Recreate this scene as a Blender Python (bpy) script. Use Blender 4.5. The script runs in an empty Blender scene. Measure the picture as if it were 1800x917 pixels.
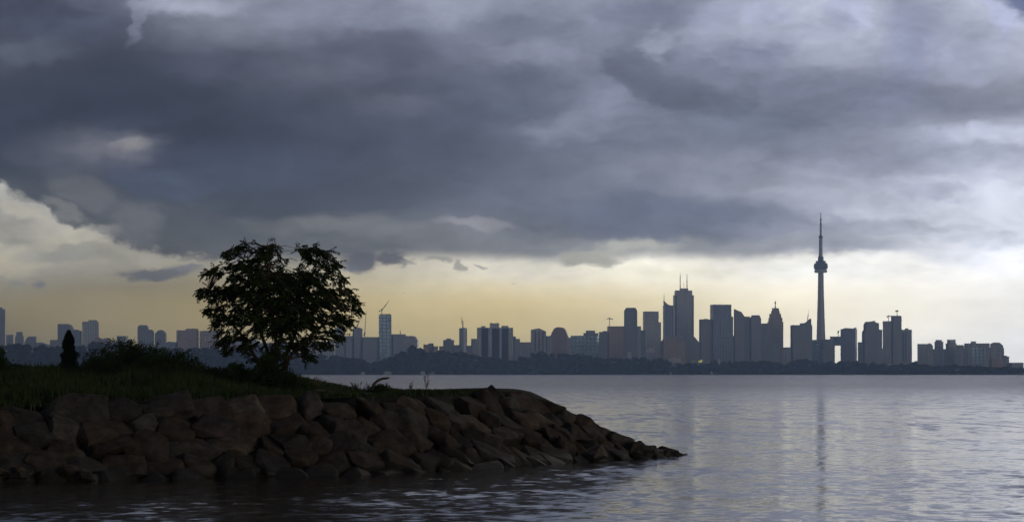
import bpy, bmesh, math, random
from mathutils import Vector, Matrix, noise as mnoise
random.seed(11)
S = bpy.context.scene
COL = S.collection
R = math.radians
FPX, CX, HY, CAMZ = 4350.0, 900.0, 656.0, 3.2      # focal length in photo pixels, principal column, horizon row, eye height

# ------------------------------------------------------------------ camera
cd = bpy.data.cameras.new('camera'); cam = bpy.data.objects.new('camera', cd); COL.objects.link(cam)
cam.location = (0, 0, CAMZ); cam.rotation_euler = (R(90), 0, 0)
cd.sensor_width = 36; cd.lens = 36*FPX/1800; cd.shift_y = (HY-458.5)/1800
cd.clip_start = 0.5; cd.clip_end = 60000
S.camera = cam
S.view_settings.view_transform = 'Standard'; S.view_settings.look = 'None'
S.view_settings.gamma = 1; S.view_settings.exposure = 0; S.view_settings.use_curve_mapping = False
S.cycles.use_denoising = True
S.cycles.max_bounces = 5; S.cycles.diffuse_bounces = 2; S.cycles.glossy_bounces = 3
S.cycles.volume_bounces = 1; S.cycles.transparent_max_bounces = 4
S.cycles.sample_clamp_indirect = 4

# ------------------------------------------------------------------ node helpers
class G:
    def __init__(s, tree): s.t = tree; s.n = tree.nodes; s.l = tree.links
    def put(s, sock, v):
        if v is None: return
        if isinstance(v, bpy.types.NodeSocket): s.l.new(v, sock)
        else: sock.default_value = v
    def math(s, op, a, b=None, c=None, clamp=False):
        n = s.n.new('ShaderNodeMath'); n.operation = op; n.use_clamp = clamp
        s.put(n.inputs[0], a); s.put(n.inputs[1], b); s.put(n.inputs[2], c); return n.outputs[0]
    def vec(s, op, a, b=None, scale=None):
        n = s.n.new('ShaderNodeVectorMath')
        if op == 'MULTIPLY_ADD3':
            n.operation = 'MULTIPLY_ADD'; s.put(n.inputs[0], b); n.inputs[1].default_value = (1e-6,)*3; s.put(n.inputs[2], a); return n.outputs[0]
        n.operation = op
        s.put(n.inputs[0], a); s.put(n.inputs[1], b)
        if scale is not None: s.put(n.inputs['Scale'], scale)
        return n.outputs['Value'] if op in ('LENGTH', 'DOT_PRODUCT') else n.outputs[0]
    def xyz(s, x=0.0, y=0.0, z=0.0):
        n = s.n.new('ShaderNodeCombineXYZ'); s.put(n.inputs[0], x); s.put(n.inputs[1], y); s.put(n.inputs[2], z); return n.outputs[0]
    def sep(s, v):
        n = s.n.new('ShaderNodeSeparateXYZ'); s.put(n.inputs[0], v); return n.outputs
    def noise(s, v, scale, detail=4.0, rough=0.5, color=False):
        n = s.n.new('ShaderNodeTexNoise'); s.put(n.inputs['Vector'], v); n.inputs['Scale'].default_value = scale
        n.inputs['Detail'].default_value = detail; n.inputs['Roughness'].default_value = rough
        return n.outputs['Color'] if color else n.outputs['Fac']
    def rng(s, v, a, b, c=0.0, d=1.0, smooth=True):
        n = s.n.new('ShaderNodeMapRange'); n.interpolation_type = 'SMOOTHSTEP' if smooth else 'LINEAR'; n.clamp = True
        s.put(n.inputs[0], v); s.put(n.inputs[1], a); s.put(n.inputs[2], b); s.put(n.inputs[3], c); s.put(n.inputs[4], d)
        return n.outputs[0]
    def mix(s, f, a, b, mode='MIX'):
        n = s.n.new('ShaderNodeMix'); n.data_type = 'RGBA'; n.blend_type = mode
        s.put(n.inputs[0], f); s.put(n.inputs[6], a); s.put(n.inputs[7], b); return n.outputs[2]
    def ramp(s, f, stops, interp='LINEAR'):
        n = s.n.new('ShaderNodeValToRGB'); cr = n.color_ramp; cr.interpolation = interp
        while len(cr.elements) > 1: cr.elements.remove(cr.elements[-1])
        cr.elements[0].position = stops[0][0]; cr.elements[0].color = stops[0][1]
        for p, c in stops[1:]:
            e = cr.elements.new(p); e.color = c
        s.put(n.inputs[0], f); return n.outputs[0]

def lin(v): v = max(0.0, v)/255; return v/12.92 if v <= 0.04045 else ((v+0.055)/1.055)**2.4
def srgb(r, g, b): return (lin(r), lin(g), lin(b), 1)
def tinted(L, t):                                   # grey level of a patch of cloud plus how warm (+) or cool (-) it is
    if t < 0: return srgb(L+7*t, L+2*t, L-16*t)
    return srgb(L+15*t, L-4*t, L-57*t)

# ------------------------------------------------------------------ sky: evening storm clouds, laid out by compass direction and elevation
SUN_EL, SUN_AZ = R(13), R(126)                      # low sun behind cloud, off to the right and behind the viewer
W = bpy.data.worlds.new('World'); S.world = W; W.use_nodes = True
W.cycles.sampling_method = 'MANUAL'; W.cycles.sample_map_resolution = 1024
g = G(W.node_tree); g.n.clear()
geo = g.n.new('ShaderNodeTexCoord').outputs['Generated']
dx, dy, dz = g.sep(geo)
az = g.math('ARCTAN2', dx, dy)
el = g.math('ARCTAN2', dz, g.math('SQRT', g.math('ADD', g.math('MULTIPLY', dx, dx), g.math('MULTIPLY', dy, dy))))
U = g.math('MULTIPLY_ADD', az, 4400.0, 900.0)
V = g.math('MULTIPLY_ADD', el, -4370.0, 656.0)
P0 = g.xyz(U, V, 0.0)
Pn = g.vec('MULTIPLY', P0, (1/260, 1/120, 1))
w1 = g.vec('SUBTRACT', g.noise(Pn, 1.0, 5, 0.55, True), (0.5, 0.5, 0.5))
w2 = g.vec('SUBTRACT', g.noise(Pn, 5.5, 3, 0.55, True), (0.5, 0.5, 0.5))
wamp = g.rng(V, 400, 600, 1.0, 0.25)
P = g.vec('ADD', P0, g.vec('SCALE', g.vec('ADD', g.vec('MULTIPLY', w1, (110, 60, 0)), g.vec('MULTIPLY', w2, (22, 14, 0))), scale=wamp))
Uw, Vw, _ = g.sep(P)
Uf = g.math('DIVIDE', Uw, 1800.0)
def row(L, T, prev=None):                          # prev only makes the rows evaluate one after another (shader stack space)
    n = len(L); uf = Uf if prev is None else g.math('MULTIPLY_ADD', prev, 1e-7, Uf)
    if not isinstance(T, list): T = [T]*2
    def tt(i):
        x = i/(n-1)*(len(T)-1); k = min(int(x), len(T)-2); return T[k]+(T[k+1]-T[k])*(x-k)
    return g.ramp(uf, [(i/(n-1), tinted(v, tt(i))) for i, v in enumerate(L)], 'B_SPLINE')
def grid(rows, prev=None):
    c = row(*rows[0][1:], prev); pv = rows[0][0]
    for v, L, T in rows[1:]:
        c = g.mix(g.rng(Vw, float(pv), float(v), smooth=False), c, row(L, T, c)); pv = v
    return c
deck = grid([
 (0,   [92,90,98,132,182,180,166,157,148,146,176,150,130,150,130,124,116,138,152,170,192,156,158,182,108], [-1.05,-.9]),
 (50,  [88,84,92,120,146,160,154,142,134,118,128,140,120,116,128,126,136,160,170,178,184,150,142,170,172], [-1,-.95]),
 (100, [94,90,82,78,86,98,116,106,98,96,102,116,130,126,112,118,142,142,142,154,160,138,150,168,168], [-.9,-.9]),
 (150, [84,80,73,72,75,84,100,98,102,94,94,98,124,130,98,96,108,120,124,132,142,126,142,152,158], [-.95,-.8]),
 (200, [74,69,66,66,71,76,84,84,92,92,90,98,108,120,122,96,104,112,116,118,124,122,122,130,140], [-1,-.8]),
 (250, [70,66,76,80,70,68,72,76,82,84,86,92,100,118,112,104,112,114,112,120,130,146,162,184,198], [-1,-.8]),
 (300, [74,70,70,70,68,70,70,74,80,84,88,90,98,110,118,124,132,136,134,130,138,152,162,172,178], [-.7,-.8]),
 (335, [100,88,82,76,72,70,70,74,78,86,92,98,108,112,118,124,132,152,168,172,172,178,186,198,206], [-.3,-.75,-.7]),
 (370, [104,96,90,90,90,86,80,82,86,94,98,104,110,108,104,102,106,108,138,164,184,190,200,208,214], [0,-.55,-.8,-.6]),
 (400, [110,104,98,98,100,100,102,108,116,112,112,132,120,110,100,100,102,112,146,168,186,192,202,212,220], [.1,-.1,-.6,-.6]),
 (430, [120,110,104,102,102,104,112,116,114,118,124,130,130,136,136,132,140,148,162,168,180,196,208,220,226], [.1,-.05,-.2,-.45]),
 (465, [130,120,112,108,106,110,118,120,116,120,124,132,138,144,150,150,160,168,176,182,194,208,222,232,236], [.1,.0,-.1,-.35]),
])
low = grid([
 (330, [176,172,160,150,140,130,130,130,130,130,130,140,150,160,170,190,200,210,210,210,215,220,225,228,230], [.15,.1]),
 (370, [168,172,160,150,140,130,130,130,130,130,130,140,150,160,180,200,210,220,220,220,225,230,232,232,232], [.2,.1]),
 (400, [150,158,176,165,150,140,136,134,130,140,150,160,170,180,190,210,220,228,228,228,230,232,234,236,236], [.25,.1]),
 (425, [166,150,150,160,152,146,142,140,140,150,160,170,180,190,205,222,228,232,234,234,236,238,238,240,240], [.3,.15]),
 (455, [158,158,152,152,156,158,150,146,158,180,196,206,212,216,226,238,242,242,243,244,244,244,244,244,242], [.3,.35,.3,.05]),
 (480, [142,140,138,140,146,142,142,152,176,192,202,208,216,222,230,240,242,243,244,246,246,246,245,244,242], [.25,.5,.4,.25,.05]),
 (505, [130,128,124,126,128,130,138,154,178,190,198,202,208,214,220,228,230,234,238,240,240,240,240,238,236], [.4,.65,.75,.4,.08]),
 (530, [122,124,132,136,134,136,144,156,172,180,188,190,194,198,202,208,214,220,228,232,234,234,234,232,230], [.55,.85,.95,.5,.1]),
 (560, [112,120,130,136,136,138,146,156,168,174,178,180,182,186,190,196,204,212,220,224,228,230,230,228,224], [.55,.85,.95,.5,.08]),
 (600, [106,112,120,126,130,132,138,148,156,162,166,168,170,174,180,186,196,204,212,216,220,224,224,222,220], [.45,.7,.8,.4,0]),
 (650, [102,108,114,120,124,126,132,140,148,154,158,160,162,166,172,178,188,196,204,208,212,216,216,214,212], [.1,.5,.7,.35,0]),
], deck)
edge_pts = [(0,325),(30,342),(80,358),(96,378),(122,388),(130,402),(188,398),(200,424),(235,436),(330,450),(400,460),(560,452),(700,446),
            (860,450),(960,456),(1060,458),(1140,448),(1210,450),(1350,456),(1400,442),(1500,446),(1600,450),(1660,470),(1720,478),(1800,480)]
ew = g.vec('SUBTRACT', g.noise(g.vec('MULTIPLY', P0, (1/46, 1/34, 1)), 1.0, 6, 0.6, True), (0.5, 0.5, 0.5))
ex, ey, _ = g.sep(ew)
Ue = g.math('DIVIDE', g.math('MULTIPLY_ADD', ex, 40.0, U), 1800.0, clamp=True)
fc = g.n.new('ShaderNodeFloatCurve'); cv = fc.mapping.curves[0]
while len(cv.points) > 2: cv.points.remove(cv.points[1])
cv.points[0].location = (0, edge_pts[0][1]/500); cv.points[1].location = (1, edge_pts[-1][1]/500)
for a, b in edge_pts[1:-1]: cv.points.new(a/1800, b/500)
for p_ in cv.points: p_.handle_type = 'VECTOR'
fc.mapping.update(); g.put(fc.inputs['Value'], Ue)
hE = g.math('MULTIPLY', fc.outputs[0], 500.0)
eAmp = g.rng(U, 250, 700, 62.0, 12.0)
below = g.math('SUBTRACT', g.math('ADD', V, g.math('MULTIPLY', ey, eAmp)), hE)
mask = g.rng(below, g.rng(U, 60, 800, -6.0, -14.0), g.rng(U, 60, 800, 8.0, 14.0))
low = g.vec('SCALE', low, scale=g.rng(U, 500, 1700, 1.02, 1.22))
ds = g.math('MULTIPLY', g.rng(U, 350, 1150, .52, 1.0), g.rng(V, 0, 220, 1.32, 1.0))
ds = g.math('MULTIPLY', ds, g.math('MULTIPLY_ADD', g.rng(U, 1350, 1700), g.rng(V, 240, 340, 0.0, .25), 1.0))
deck = g.vec('SCALE', deck, scale=ds)
col = g.mix(mask, deck, low)
Pb = g.vec('ADD', P0, g.vec('ADD', g.vec('MULTIPLY', w1, (90, 50, 0)), g.vec('ADD', g.vec('MULTIPLY', ew, (60, 34, 0)), g.vec('MULTIPLY', w2, (40, 24, 0)))))
def blob(c, cx, cy, rx, ry, soft, rgb, alpha=1.0, rot=0.0):
    n = g.n.new('ShaderNodeMapping'); n.vector_type = 'TEXTURE'
    g.put(n.inputs['Vector'], g.vec('MULTIPLY_ADD3', Pb, c)); n.inputs['Location'].default_value = (cx, cy, 0)
    n.inputs['Rotation'].default_value = (0, 0, R(rot)); n.inputs['Scale'].default_value = (rx, ry, 1)
    m = g.rng(g.vec('LENGTH', n.outputs[0]), 1+soft, 1-soft, 0.0, alpha)
    return g.mix(m, c, srgb(*rgb))
for b in [
    (1150,25,90,26,.6,(116,120,142),.7), (930,55,95,16,.6,(112,116,134),.7), (940,92,64,12,.6,(138,142,160),.7), (925,128,80,18,.6,(102,106,122),.7), (960,188,80,20,.6,(98,103,118),.7),
    (1010,228,80,16,.6,(132,137,154),.7), (1335,98,80,28,.5,(120,125,148),.75), (1400,155,160,26,.6,(114,119,138),.7), (1350,220,150,22,.7,(104,110,128),.6),
    (1290,292,170,16,.7,(134,138,152),.6), (1560,302,170,14,.7,(160,163,180),.6), (1700,278,140,14,.6,(142,147,166),.6), (1700,110,70,46,.7,(160,166,190),.6), (1560,185,70,30,.7,(124,130,154),.6),
    (640,95,110,26,.7,(98,102,118),.5), (690,178,60,16,.7,(98,100,112),.5), (600,30,120,24,.7,(146,150,170),.5), (760,40,60,20,.7,(150,154,174),.5), (820,75,60,14,.7,(118,120,138),.5),
    (560,130,80,20,.8,(100,102,116),.5), (400,120,90,24,.7,(78,82,98),.5), (120,60,90,20,.7,(78,84,104),.5), (60,100,80,16,.7,(94,100,114),.5),
    (150,272,95,34,.8,(92,92,104),.8), (205,262,60,20,.9,(104,104,112),.7), (226,259,30,9,.9,(140,137,135),.75), (180,270,60,12,.9,(106,105,112),.6),
    (270,330,95,28,.35,(66,72,90),.7,8), (420,300,150,40,.6,(66,72,92),.5),
    (145,345,60,26,.4,(104,103,104),.6,20), (235,400,50,38,.35,(104,102,103),.7),
    (60,430,70,14,.5,(178,172,152),.7,-15), (20,462,50,16,.5,(184,174,148),.6), (150,412,36,16,.35,(186,180,160),.6),
    (40,375,45,10,.4,(190,184,164),.7,20), (110,372,34,10,.5,(120,118,112),.7,25), (175,402,30,9,.5,(116,114,110),.8), (45,352,30,8,.5,(134,132,124),.7,20), (130,440,44,12,.6,(150,147,134),.7), (210,455,46,12,.5,(164,160,142),.6), (30,425,44,9,.6,(140,138,128),.7), (90,448,60,12,.5,(140,138,130),.5),
    (270,482,62,11,.45,(92,91,92),.95), (330,474,30,9,.5,(104,104,108),.8), (63,497,13,7,.5,(108,108,108),.9), (28,492,14,5,.5,(122,122,116),.7),
    (618,462,36,16,.35,(88,87,92),.95), (675,459,24,13,.35,(90,89,92),.95), (600,475,20,8,.6,(106,106,110),.8), (705,466,22,5,.5,(140,138,132),.8),
    (765,464,24,5,.5,(150,148,138),.8), (808,467,12,7,.5,(148,146,136),.8,30), (852,464,9,5,.5,(150,148,136),.8),
    (1035,452,56,17,.35,(162,160,148),.95), (1120,432,70,13,.6,(186,184,172),.7),
    (1190,378,190,36,.45,(102,108,126),.75), (1130,400,100,22,.4,(104,108,124),.7), (1350,392,120,16,.6,(112,116,132),.6),
    (1020,100,90,26,.6,(134,138,158),.8), (1080,185,110,46,.6,(128,132,152),.85,25),
    (1205,148,150,50,.10,(96,101,117),.85,16), (1230,112,150,34,.7,(124,128,148),.8,14), (1030,215,80,26,.5,(128,132,150),.6,-20),
    (1160,74,24,20,.7,(160,166,184),.9), (1255,45,55,30,.7,(156,161,184),.6,-40), (1350,30,50,16,.4,(178,184,210),.7),
    (1400,60,90,24,.6,(170,176,198),.6), (1500,22,34,34,.35,(190,196,222),.85), (1480,50,22,24,.5,(164,170,194),.6),
    (1600,80,46,80,.6,(142,148,176),.6), (1760,40,50,22,.5,(186,192,222),.8,50), (1800,10,46,30,.4,(104,112,146),.95,40),
    (1440,170,110,32,.6,(120,124,144),.6,10), (1640,250,60,20,.7,(168,174,196),.5), (1740,245,90,16,.6,(190,196,216),.7),
    (1560,330,130,12,.7,(178,180,196),.6,8), (1640,345,60,14,.5,(172,176,192),.6),
    (1480,400,170,12,.7,(146,150,164),.6), (1480,428,120,16,.6,(152,154,166),.7), (1740,420,90,12,.7,(184,188,204),.5),
    (1460,468,150,20,.8,(250,250,244),.7), (1180,478,110,14,.8,(246,240,214),.7),
    (840,392,70,9,.5,(142,140,144),.8), (560,395,110,14,.7,(116,114,112),.6), (700,410,90,14,.6,(114,113,115),.6),
    (890,165,120,48,.7,(82,87,104),.7), (330,18,80,20,.7,(182,186,206),.7), (235,40,14,42,.35,(140,145,162),.5), (150,10,60,16,.5,(94,98,116),.7)]:
    a = list(b); al = a[6] if len(a) > 6 else 1.0; ro = a[7] if len(a) > 7 else 0.0
    col = blob(col, a[0], a[1], a[2], a[3], a[4], a[5], al, ro)
fb = g.noise(g.vec('MULTIPLY', P, (1/150, 1/70, 1)), 1.0, 6, 0.58)
fb2 = g.noise(g.vec('MULTIPLY', P, (1/34, 1/16, 1)), 1.0, 4, 0.5)
modA = g.rng(V, 440, 520, 1.0, 0.3)
mod = g.math('ADD', g.math('MULTIPLY', g.math('SUBTRACT', fb, 0.5), 1.05), g.math('MULTIPLY', g.math('SUBTRACT', fb2, 0.5), 0.34))
mod = g.math('MULTIPLY_ADD', g.math('MULTIPLY', mod, modA), 1.0, 1.0)
col = g.vec('SCALE', col, scale=g.math('MULTIPLY', mod, g.rng(V, 0, 420, 1.44, 2.12)))   # brighter than it looks: the air in front dims it
col = g.vec('MAXIMUM', g.vec('SUBTRACT', col, (.016, .024, .034)), (.012, .013, .018))
# the rest of the heavens: the same deck overhead and behind, thicker and darker
gn = g.noise(g.vec('MULTIPLY', geo, (1, 1, 2.4)), 3.2, 5, 0.55)
rest = g.mix(g.rng(gn, 0.34, 0.68), srgb(22, 25, 34), srgb(58, 61, 74))
rest = g.mix(g.rng(el, 0.02, 0.20), srgb(165, 160, 154), rest)
back = g.math('MULTIPLY', g.rng(g.math('ABSOLUTE', az), R(70), R(120)), g.rng(el, R(11), R(3)))
rest = g.mix(back, rest, srgb(222, 206, 182))      # unseen warm band behind the viewer, added to brighten the far facades
fwd = g.math('MULTIPLY', g.rng(az, R(-45), R(0)), g.math('MULTIPLY', g.rng(az, R(70), R(25)), g.rng(el, R(50), R(22))))
rest = g.mix(fwd, rest, g.mix(g.rng(gn, 0.3, 0.7), srgb(150, 146, 144), srgb(226, 217, 204)))      # a thinner, paler patch of deck ahead
wr = g.math('MAXIMUM', g.rng(g.math('ABSOLUTE', az), R(13.5), R(26)), g.rng(el, R(11), R(24)))
cloud = g.mix(wr, col, rest)
sky = g.n.new('ShaderNodeTexSky'); sky.sky_type = 'NISHITA'; sky.sun_disc = False
sky.sun_elevation = SUN_EL; sky.sun_rotation = SUN_AZ
bgs = g.n.new('ShaderNodeBackground'); g.put(bgs.inputs[0], sky.outputs[0]); bgs.inputs[1].default_value = 0.05
bgc = g.n.new('ShaderNodeBackground'); g.put(bgc.inputs[0], cloud); bgc.inputs[1].default_value = 1.0
mx = g.n.new('ShaderNodeMixShader'); mx.inputs[0].default_value = 0.94
g.l.new(bgs.outputs[0], mx.inputs[1]); g.l.new(bgc.outputs[0], mx.inputs[2])
wo = g.n.new('ShaderNodeOutputWorld'); g.l.new(mx.outputs[0], wo.inputs[0])

# ------------------------------------------------------------------ sun, soft behind the cloud
sl = bpy.data.lights.new('sun', 'SUN'); sun = bpy.data.objects.new('sun', sl); COL.objects.link(sun)
sl.energy = 0.45; sl.angle = R(14); sl.color = (1.0, 0.86, 0.66)
sd = Vector((math.sin(SUN_AZ)*math.cos(SUN_EL), math.cos(SUN_AZ)*math.cos(SUN_EL), math.sin(SUN_EL)))
sun.rotation_euler = sd.to_track_quat('Z', 'Y').to_euler(); sun.location = (300, 200, 400)

# ------------------------------------------------------------------ materials
def mat(name, fn, rough=0.8, spec=0.3):
    m = bpy.data.materials.new(name); m.use_nodes = True; gg = G(m.node_tree)
    b = gg.n['Principled BSDF']; b.inputs['Roughness'].default_value = rough; b.inputs['Specular IOR Level'].default_value = spec
    fn(gg, b); return m
def tc(gg, k='Object'): return gg.n.new('ShaderNodeTexCoord').outputs[k]
def pos(gg): return gg.n.new('ShaderNodeNewGeometry').outputs['Position']
def plain(c, var=0.25, scale=0.8):
    def f(gg, b):
        n = gg.noise(tc(gg), scale, 4)
        lo = tuple(x*(1-var) for x in c)+(1,); hi = tuple(min(1, x*(1+var)) for x in c)+(1,)
        gg.put(b.inputs['Base Color'], gg.mix(n, lo, hi))
    return f
def facade(wall, glass, fw=3.4, fh=3.6, dark=0.5):
    def f(gg, b):
        b.inputs['IOR'].default_value = 1.5
        x, y, z = gg.sep(tc(gg))
        br = gg.n.new('ShaderNodeTexBrick'); br.offset = 0.0
        gg.put(br.inputs['Vector'], gg.xyz(gg.math('ADD', x, y), z, 0.0))
        gl = tuple(min(.8, v*2.6) for v in glass)
        br.inputs['Color1'].default_value = gl+(1,); br.inputs['Color2'].default_value = tuple(min(.9, v*1.35) for v in gl)+(1,)
        gg.put(b.inputs['Metallic'], gg.math('SUBTRACT', .9, gg.math('MULTIPLY', br.outputs['Fac'], .9)))
        gg.put(b.inputs['Roughness'], gg.math('MULTIPLY_ADD', br.outputs['Fac'], .55, .22))
        br.inputs['Mortar'].default_value = wall+(1,); br.inputs['Scale'].default_value = 1.0
        br.inputs['Mortar Size'].default_value = dark*1.4; br.inputs['Mortar Smooth'].default_value = 0.1
        br.inputs['Brick Width'].default_value = fw; br.inputs['Row Height'].default_value = fh
        n = gg.noise(gg.xyz(gg.math('ADD', x, y), gg.math('MULTIPLY', z, 0.15), 0.0), 0.06, 3)
        gg.put(b.inputs['Base Color'], gg.mix(gg.rng(n, .3, .7, 0.0, .35), br.outputs['Color'], tuple(v*0.55 for v in wall)+(1,)))
    return f
M = {}
M['grey'] = mat('facade_grey', facade((.52,.55,.58), (.15,.16,.18), 7.5, 7.2, .9), .6)
M['slate'] = mat('facade_slate', facade((.42,.46,.52), (.13,.15,.19), 10.5, 3.6, 1.3), .45)
M['glass'] = mat('facade_glass', facade((.26,.33,.40), (.16,.23,.30), 12.0, 10.8, .8), .3, .5)
M['brown'] = mat('facade_brown', facade((.46,.37,.32), (.13,.11,.11), 6.5, 7.2, .9), .75)
M['pale'] = mat('facade_pale', facade((.52,.50,.48), (.16,.17,.19), 8.0, 7.2, 1.2), .7)
M['black'] = mat('facade_black', facade((.2,.21,.25), (.10,.12,.17), 9.0, 7.2, .7), .4)
M['white'] = mat('white_paint', plain((.72,.72,.70), .08, .1), .6)
M['conc'] = mat('concrete', plain((.60,.54,.46), .12, .03), .8)
M['steel'] = mat('steel', plain((.18,.18,.19), .15, .2), .5)
M['dkpanel'] = mat('dark_window_panel', plain((.035,.035,.05), .2, .1), .4)
M['podgrey'] = mat('pod_cladding', plain((.10,.10,.11), .2, .05), .5)
M['radome'] = mat('radome_white', plain((.62,.60,.57), .05, .1), .5)
M['roofred'] = mat('roof_tile', plain((.10,.07,.07), .2, .1), .8)
def rockf(gg, b):
    oi = gg.n.new('ShaderNodeObjectInfo'); p = pos(gg)
    o = gg.vec('ADD', tc(gg), gg.vec('SCALE', oi.outputs['Location'], scale=0.37))
    n = gg.noise(o, 2.6, 6, .6); n2 = gg.noise(o, 11, 4, .65)
    rust = gg.rng(gg.noise(o, 1.3, 4, .6), .5, .72)
    c = gg.mix(gg.rng(n, .3, .7), gg.vec('SCALE', oi.outputs['Color'], scale=0.45), gg.vec('SCALE', oi.outputs['Color'], scale=1.25))
    c = gg.mix(gg.math('MULTIPLY', rust, .16), c, (.12, .065, .04, 1))
    c = gg.mix(gg.rng(n2, .55, .8, 0, .5), c, (.13, .12, .11, 1))
    z = gg.sep(p)[2]
    wet = gg.rng(gg.math('ADD', z, gg.math('MULTIPLY', gg.math('SUBTRACT', n, .5), .5)), .15, .55, .85, 0.0)
    c = gg.mix(wet, c, (.018, .018, .017, 1))
    gg.put(b.inputs['Base Color'], c)
    gg.put(b.inputs['Roughness'], gg.rng(wet, 0, 1, .85, .45))
    bp = gg.n.new('ShaderNodeBump'); bp.inputs['Strength'].default_value = .7; bp.inputs['Distance'].default_value = .06
    gg.put(bp.inputs['Height'], gg.math('ADD', n, gg.math('MULTIPLY', n2, .35))); gg.put(b.inputs['Normal'], bp.outputs[0])
M['rock'] = mat('boulder_rock', rockf, .85, .25)
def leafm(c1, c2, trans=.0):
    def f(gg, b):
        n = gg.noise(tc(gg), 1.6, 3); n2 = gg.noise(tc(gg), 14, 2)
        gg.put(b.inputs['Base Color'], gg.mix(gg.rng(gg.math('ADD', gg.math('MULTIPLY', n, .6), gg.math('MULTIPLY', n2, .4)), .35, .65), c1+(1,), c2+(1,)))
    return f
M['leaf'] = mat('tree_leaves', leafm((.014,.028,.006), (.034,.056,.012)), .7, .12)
M['leafdk'] = mat('shrub_leaves', leafm((.014,.03,.008), (.032,.06,.014)), .7, .12)
M['conif'] = mat('conifer_needles', leafm((.018,.03,.018), (.035,.055,.028)), .7)
M['grass'] = mat('grass_blades', leafm((.016,.034,.008), (.036,.06,.016)), .8)
M['dry'] = mat('dry_weed', leafm((.12,.10,.06), (.2,.17,.1)), .8)
M['bark'] = mat('bark', plain((.05,.04,.03), .4, 6), .9)
M['drift'] = mat('driftwood', plain((.07,.055,.045), .4, 5), .85)
M['wood'] = mat('far_tree_leaves', leafm((.014,.02,.013), (.028,.035,.021)), .9)
M['soil'] = mat('bank_soil', plain((.022,.022,.014), .4, .7), .95)
M['shore'] = mat('shore_ground', plain((.035,.04,.025), .3, .01), .95)
M['bird'] = mat('bird_feathers', plain((.05,.05,.05), .2, 4), .8)
M['sail'] = mat('sail_cloth', plain((.75,.75,.74), .05, 1), .7)
def waterf(gg, b):
    p = pos(gg)
    b.inputs['Base Color'].default_value = (.03, .028, .021, 1)
    b.inputs['IOR'].default_value = 1.42; b.inputs['Specular Tint'].default_value = (1, .965, .915, 1); b.inputs['Specular IOR Level'].default_value = .5
    gg.put(b.inputs['Roughness'], gg.rng(gg.sep(p)[1], 60, 700, .11, .27))     # sheltered by the point, choppier out on the open lake
    half = (.5, .5, .5)
    a = gg.vec('SUBTRACT', gg.noise(gg.vec('MULTIPLY', p, (1.7, .75, 1)), 1.0, 4, .6, True), half)
    c = gg.vec('SUBTRACT', gg.noise(gg.vec('MULTIPLY', p, (2.2, 3.6, 1)), 1.0, 2, .55, True), half)
    d = gg.vec('SUBTRACT', gg.noise(gg.vec('MULTIPLY', p, (.07, .13, 1)), 1.0, 2, .5, True), half)
    wind = gg.rng(gg.noise(gg.vec('MULTIPLY', p, (.012, .02, 1)), 1.0, 3, .5), .35, .65, .65, 1.15)
    s = gg.vec('ADD', gg.vec('MULTIPLY', a, (.14, .27, 0)), gg.vec('ADD', gg.vec('MULTIPLY', c, (.14, .24, 0)), gg.vec('MULTIPLY', d, (.05, .14, 0))))
    e = gg.vec('SUBTRACT', gg.noise(gg.vec('MULTIPLY', p, (.9, .16, 1)), 1.0, 3, .6, True), half)
    s = gg.vec('ADD', s, gg.vec('SCALE', gg.vec('MULTIPLY', e, (.10, .50, 0)), scale=gg.rng(gg.sep(p)[1], 70, 170)))
    s = gg.vec('SCALE', s, scale=wind)
    gg.put(b.inputs['Normal'], gg.vec('NORMALIZE', gg.vec('ADD', s, (0, 0, 1))))
M['water'] = mat('lake_water', waterf)

# ------------------------------------------------------------------ mesh helpers
def link(name, me, m, parent=None, loc=None):
    o = bpy.data.objects.new(name, me); COL.objects.link(o)
    if m: me.materials.append(M[m])
    if parent: o.parent = parent
    if loc is not None: o.location = loc
    return o
def raw(name, vs, fs, m, parent=None, loc=None, smooth=False):
    me = bpy.data.meshes.new(name); me.from_pydata([tuple(v) for v in vs], [], fs); me.update()
    if smooth: me.polygons.foreach_set('use_smooth', [True]*len(me.polygons))
    return link(name, me, m, parent, loc)
def tag(o, label, cat, group=None, kind=None):
    o['label'] = label
    if cat: o['category'] = cat
    if group: o['group'] = group
    if kind: o['kind'] = kind
    return o
def empty(name, loc, label=None, cat=None, group=None, rz=0):
    o = bpy.data.objects.new(name, None); COL.objects.link(o); o.location = loc; o.rotation_euler = (0, 0, rz)
    o.empty_display_size = 1
    if label: tag(o, label, cat, group)
    return o
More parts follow.
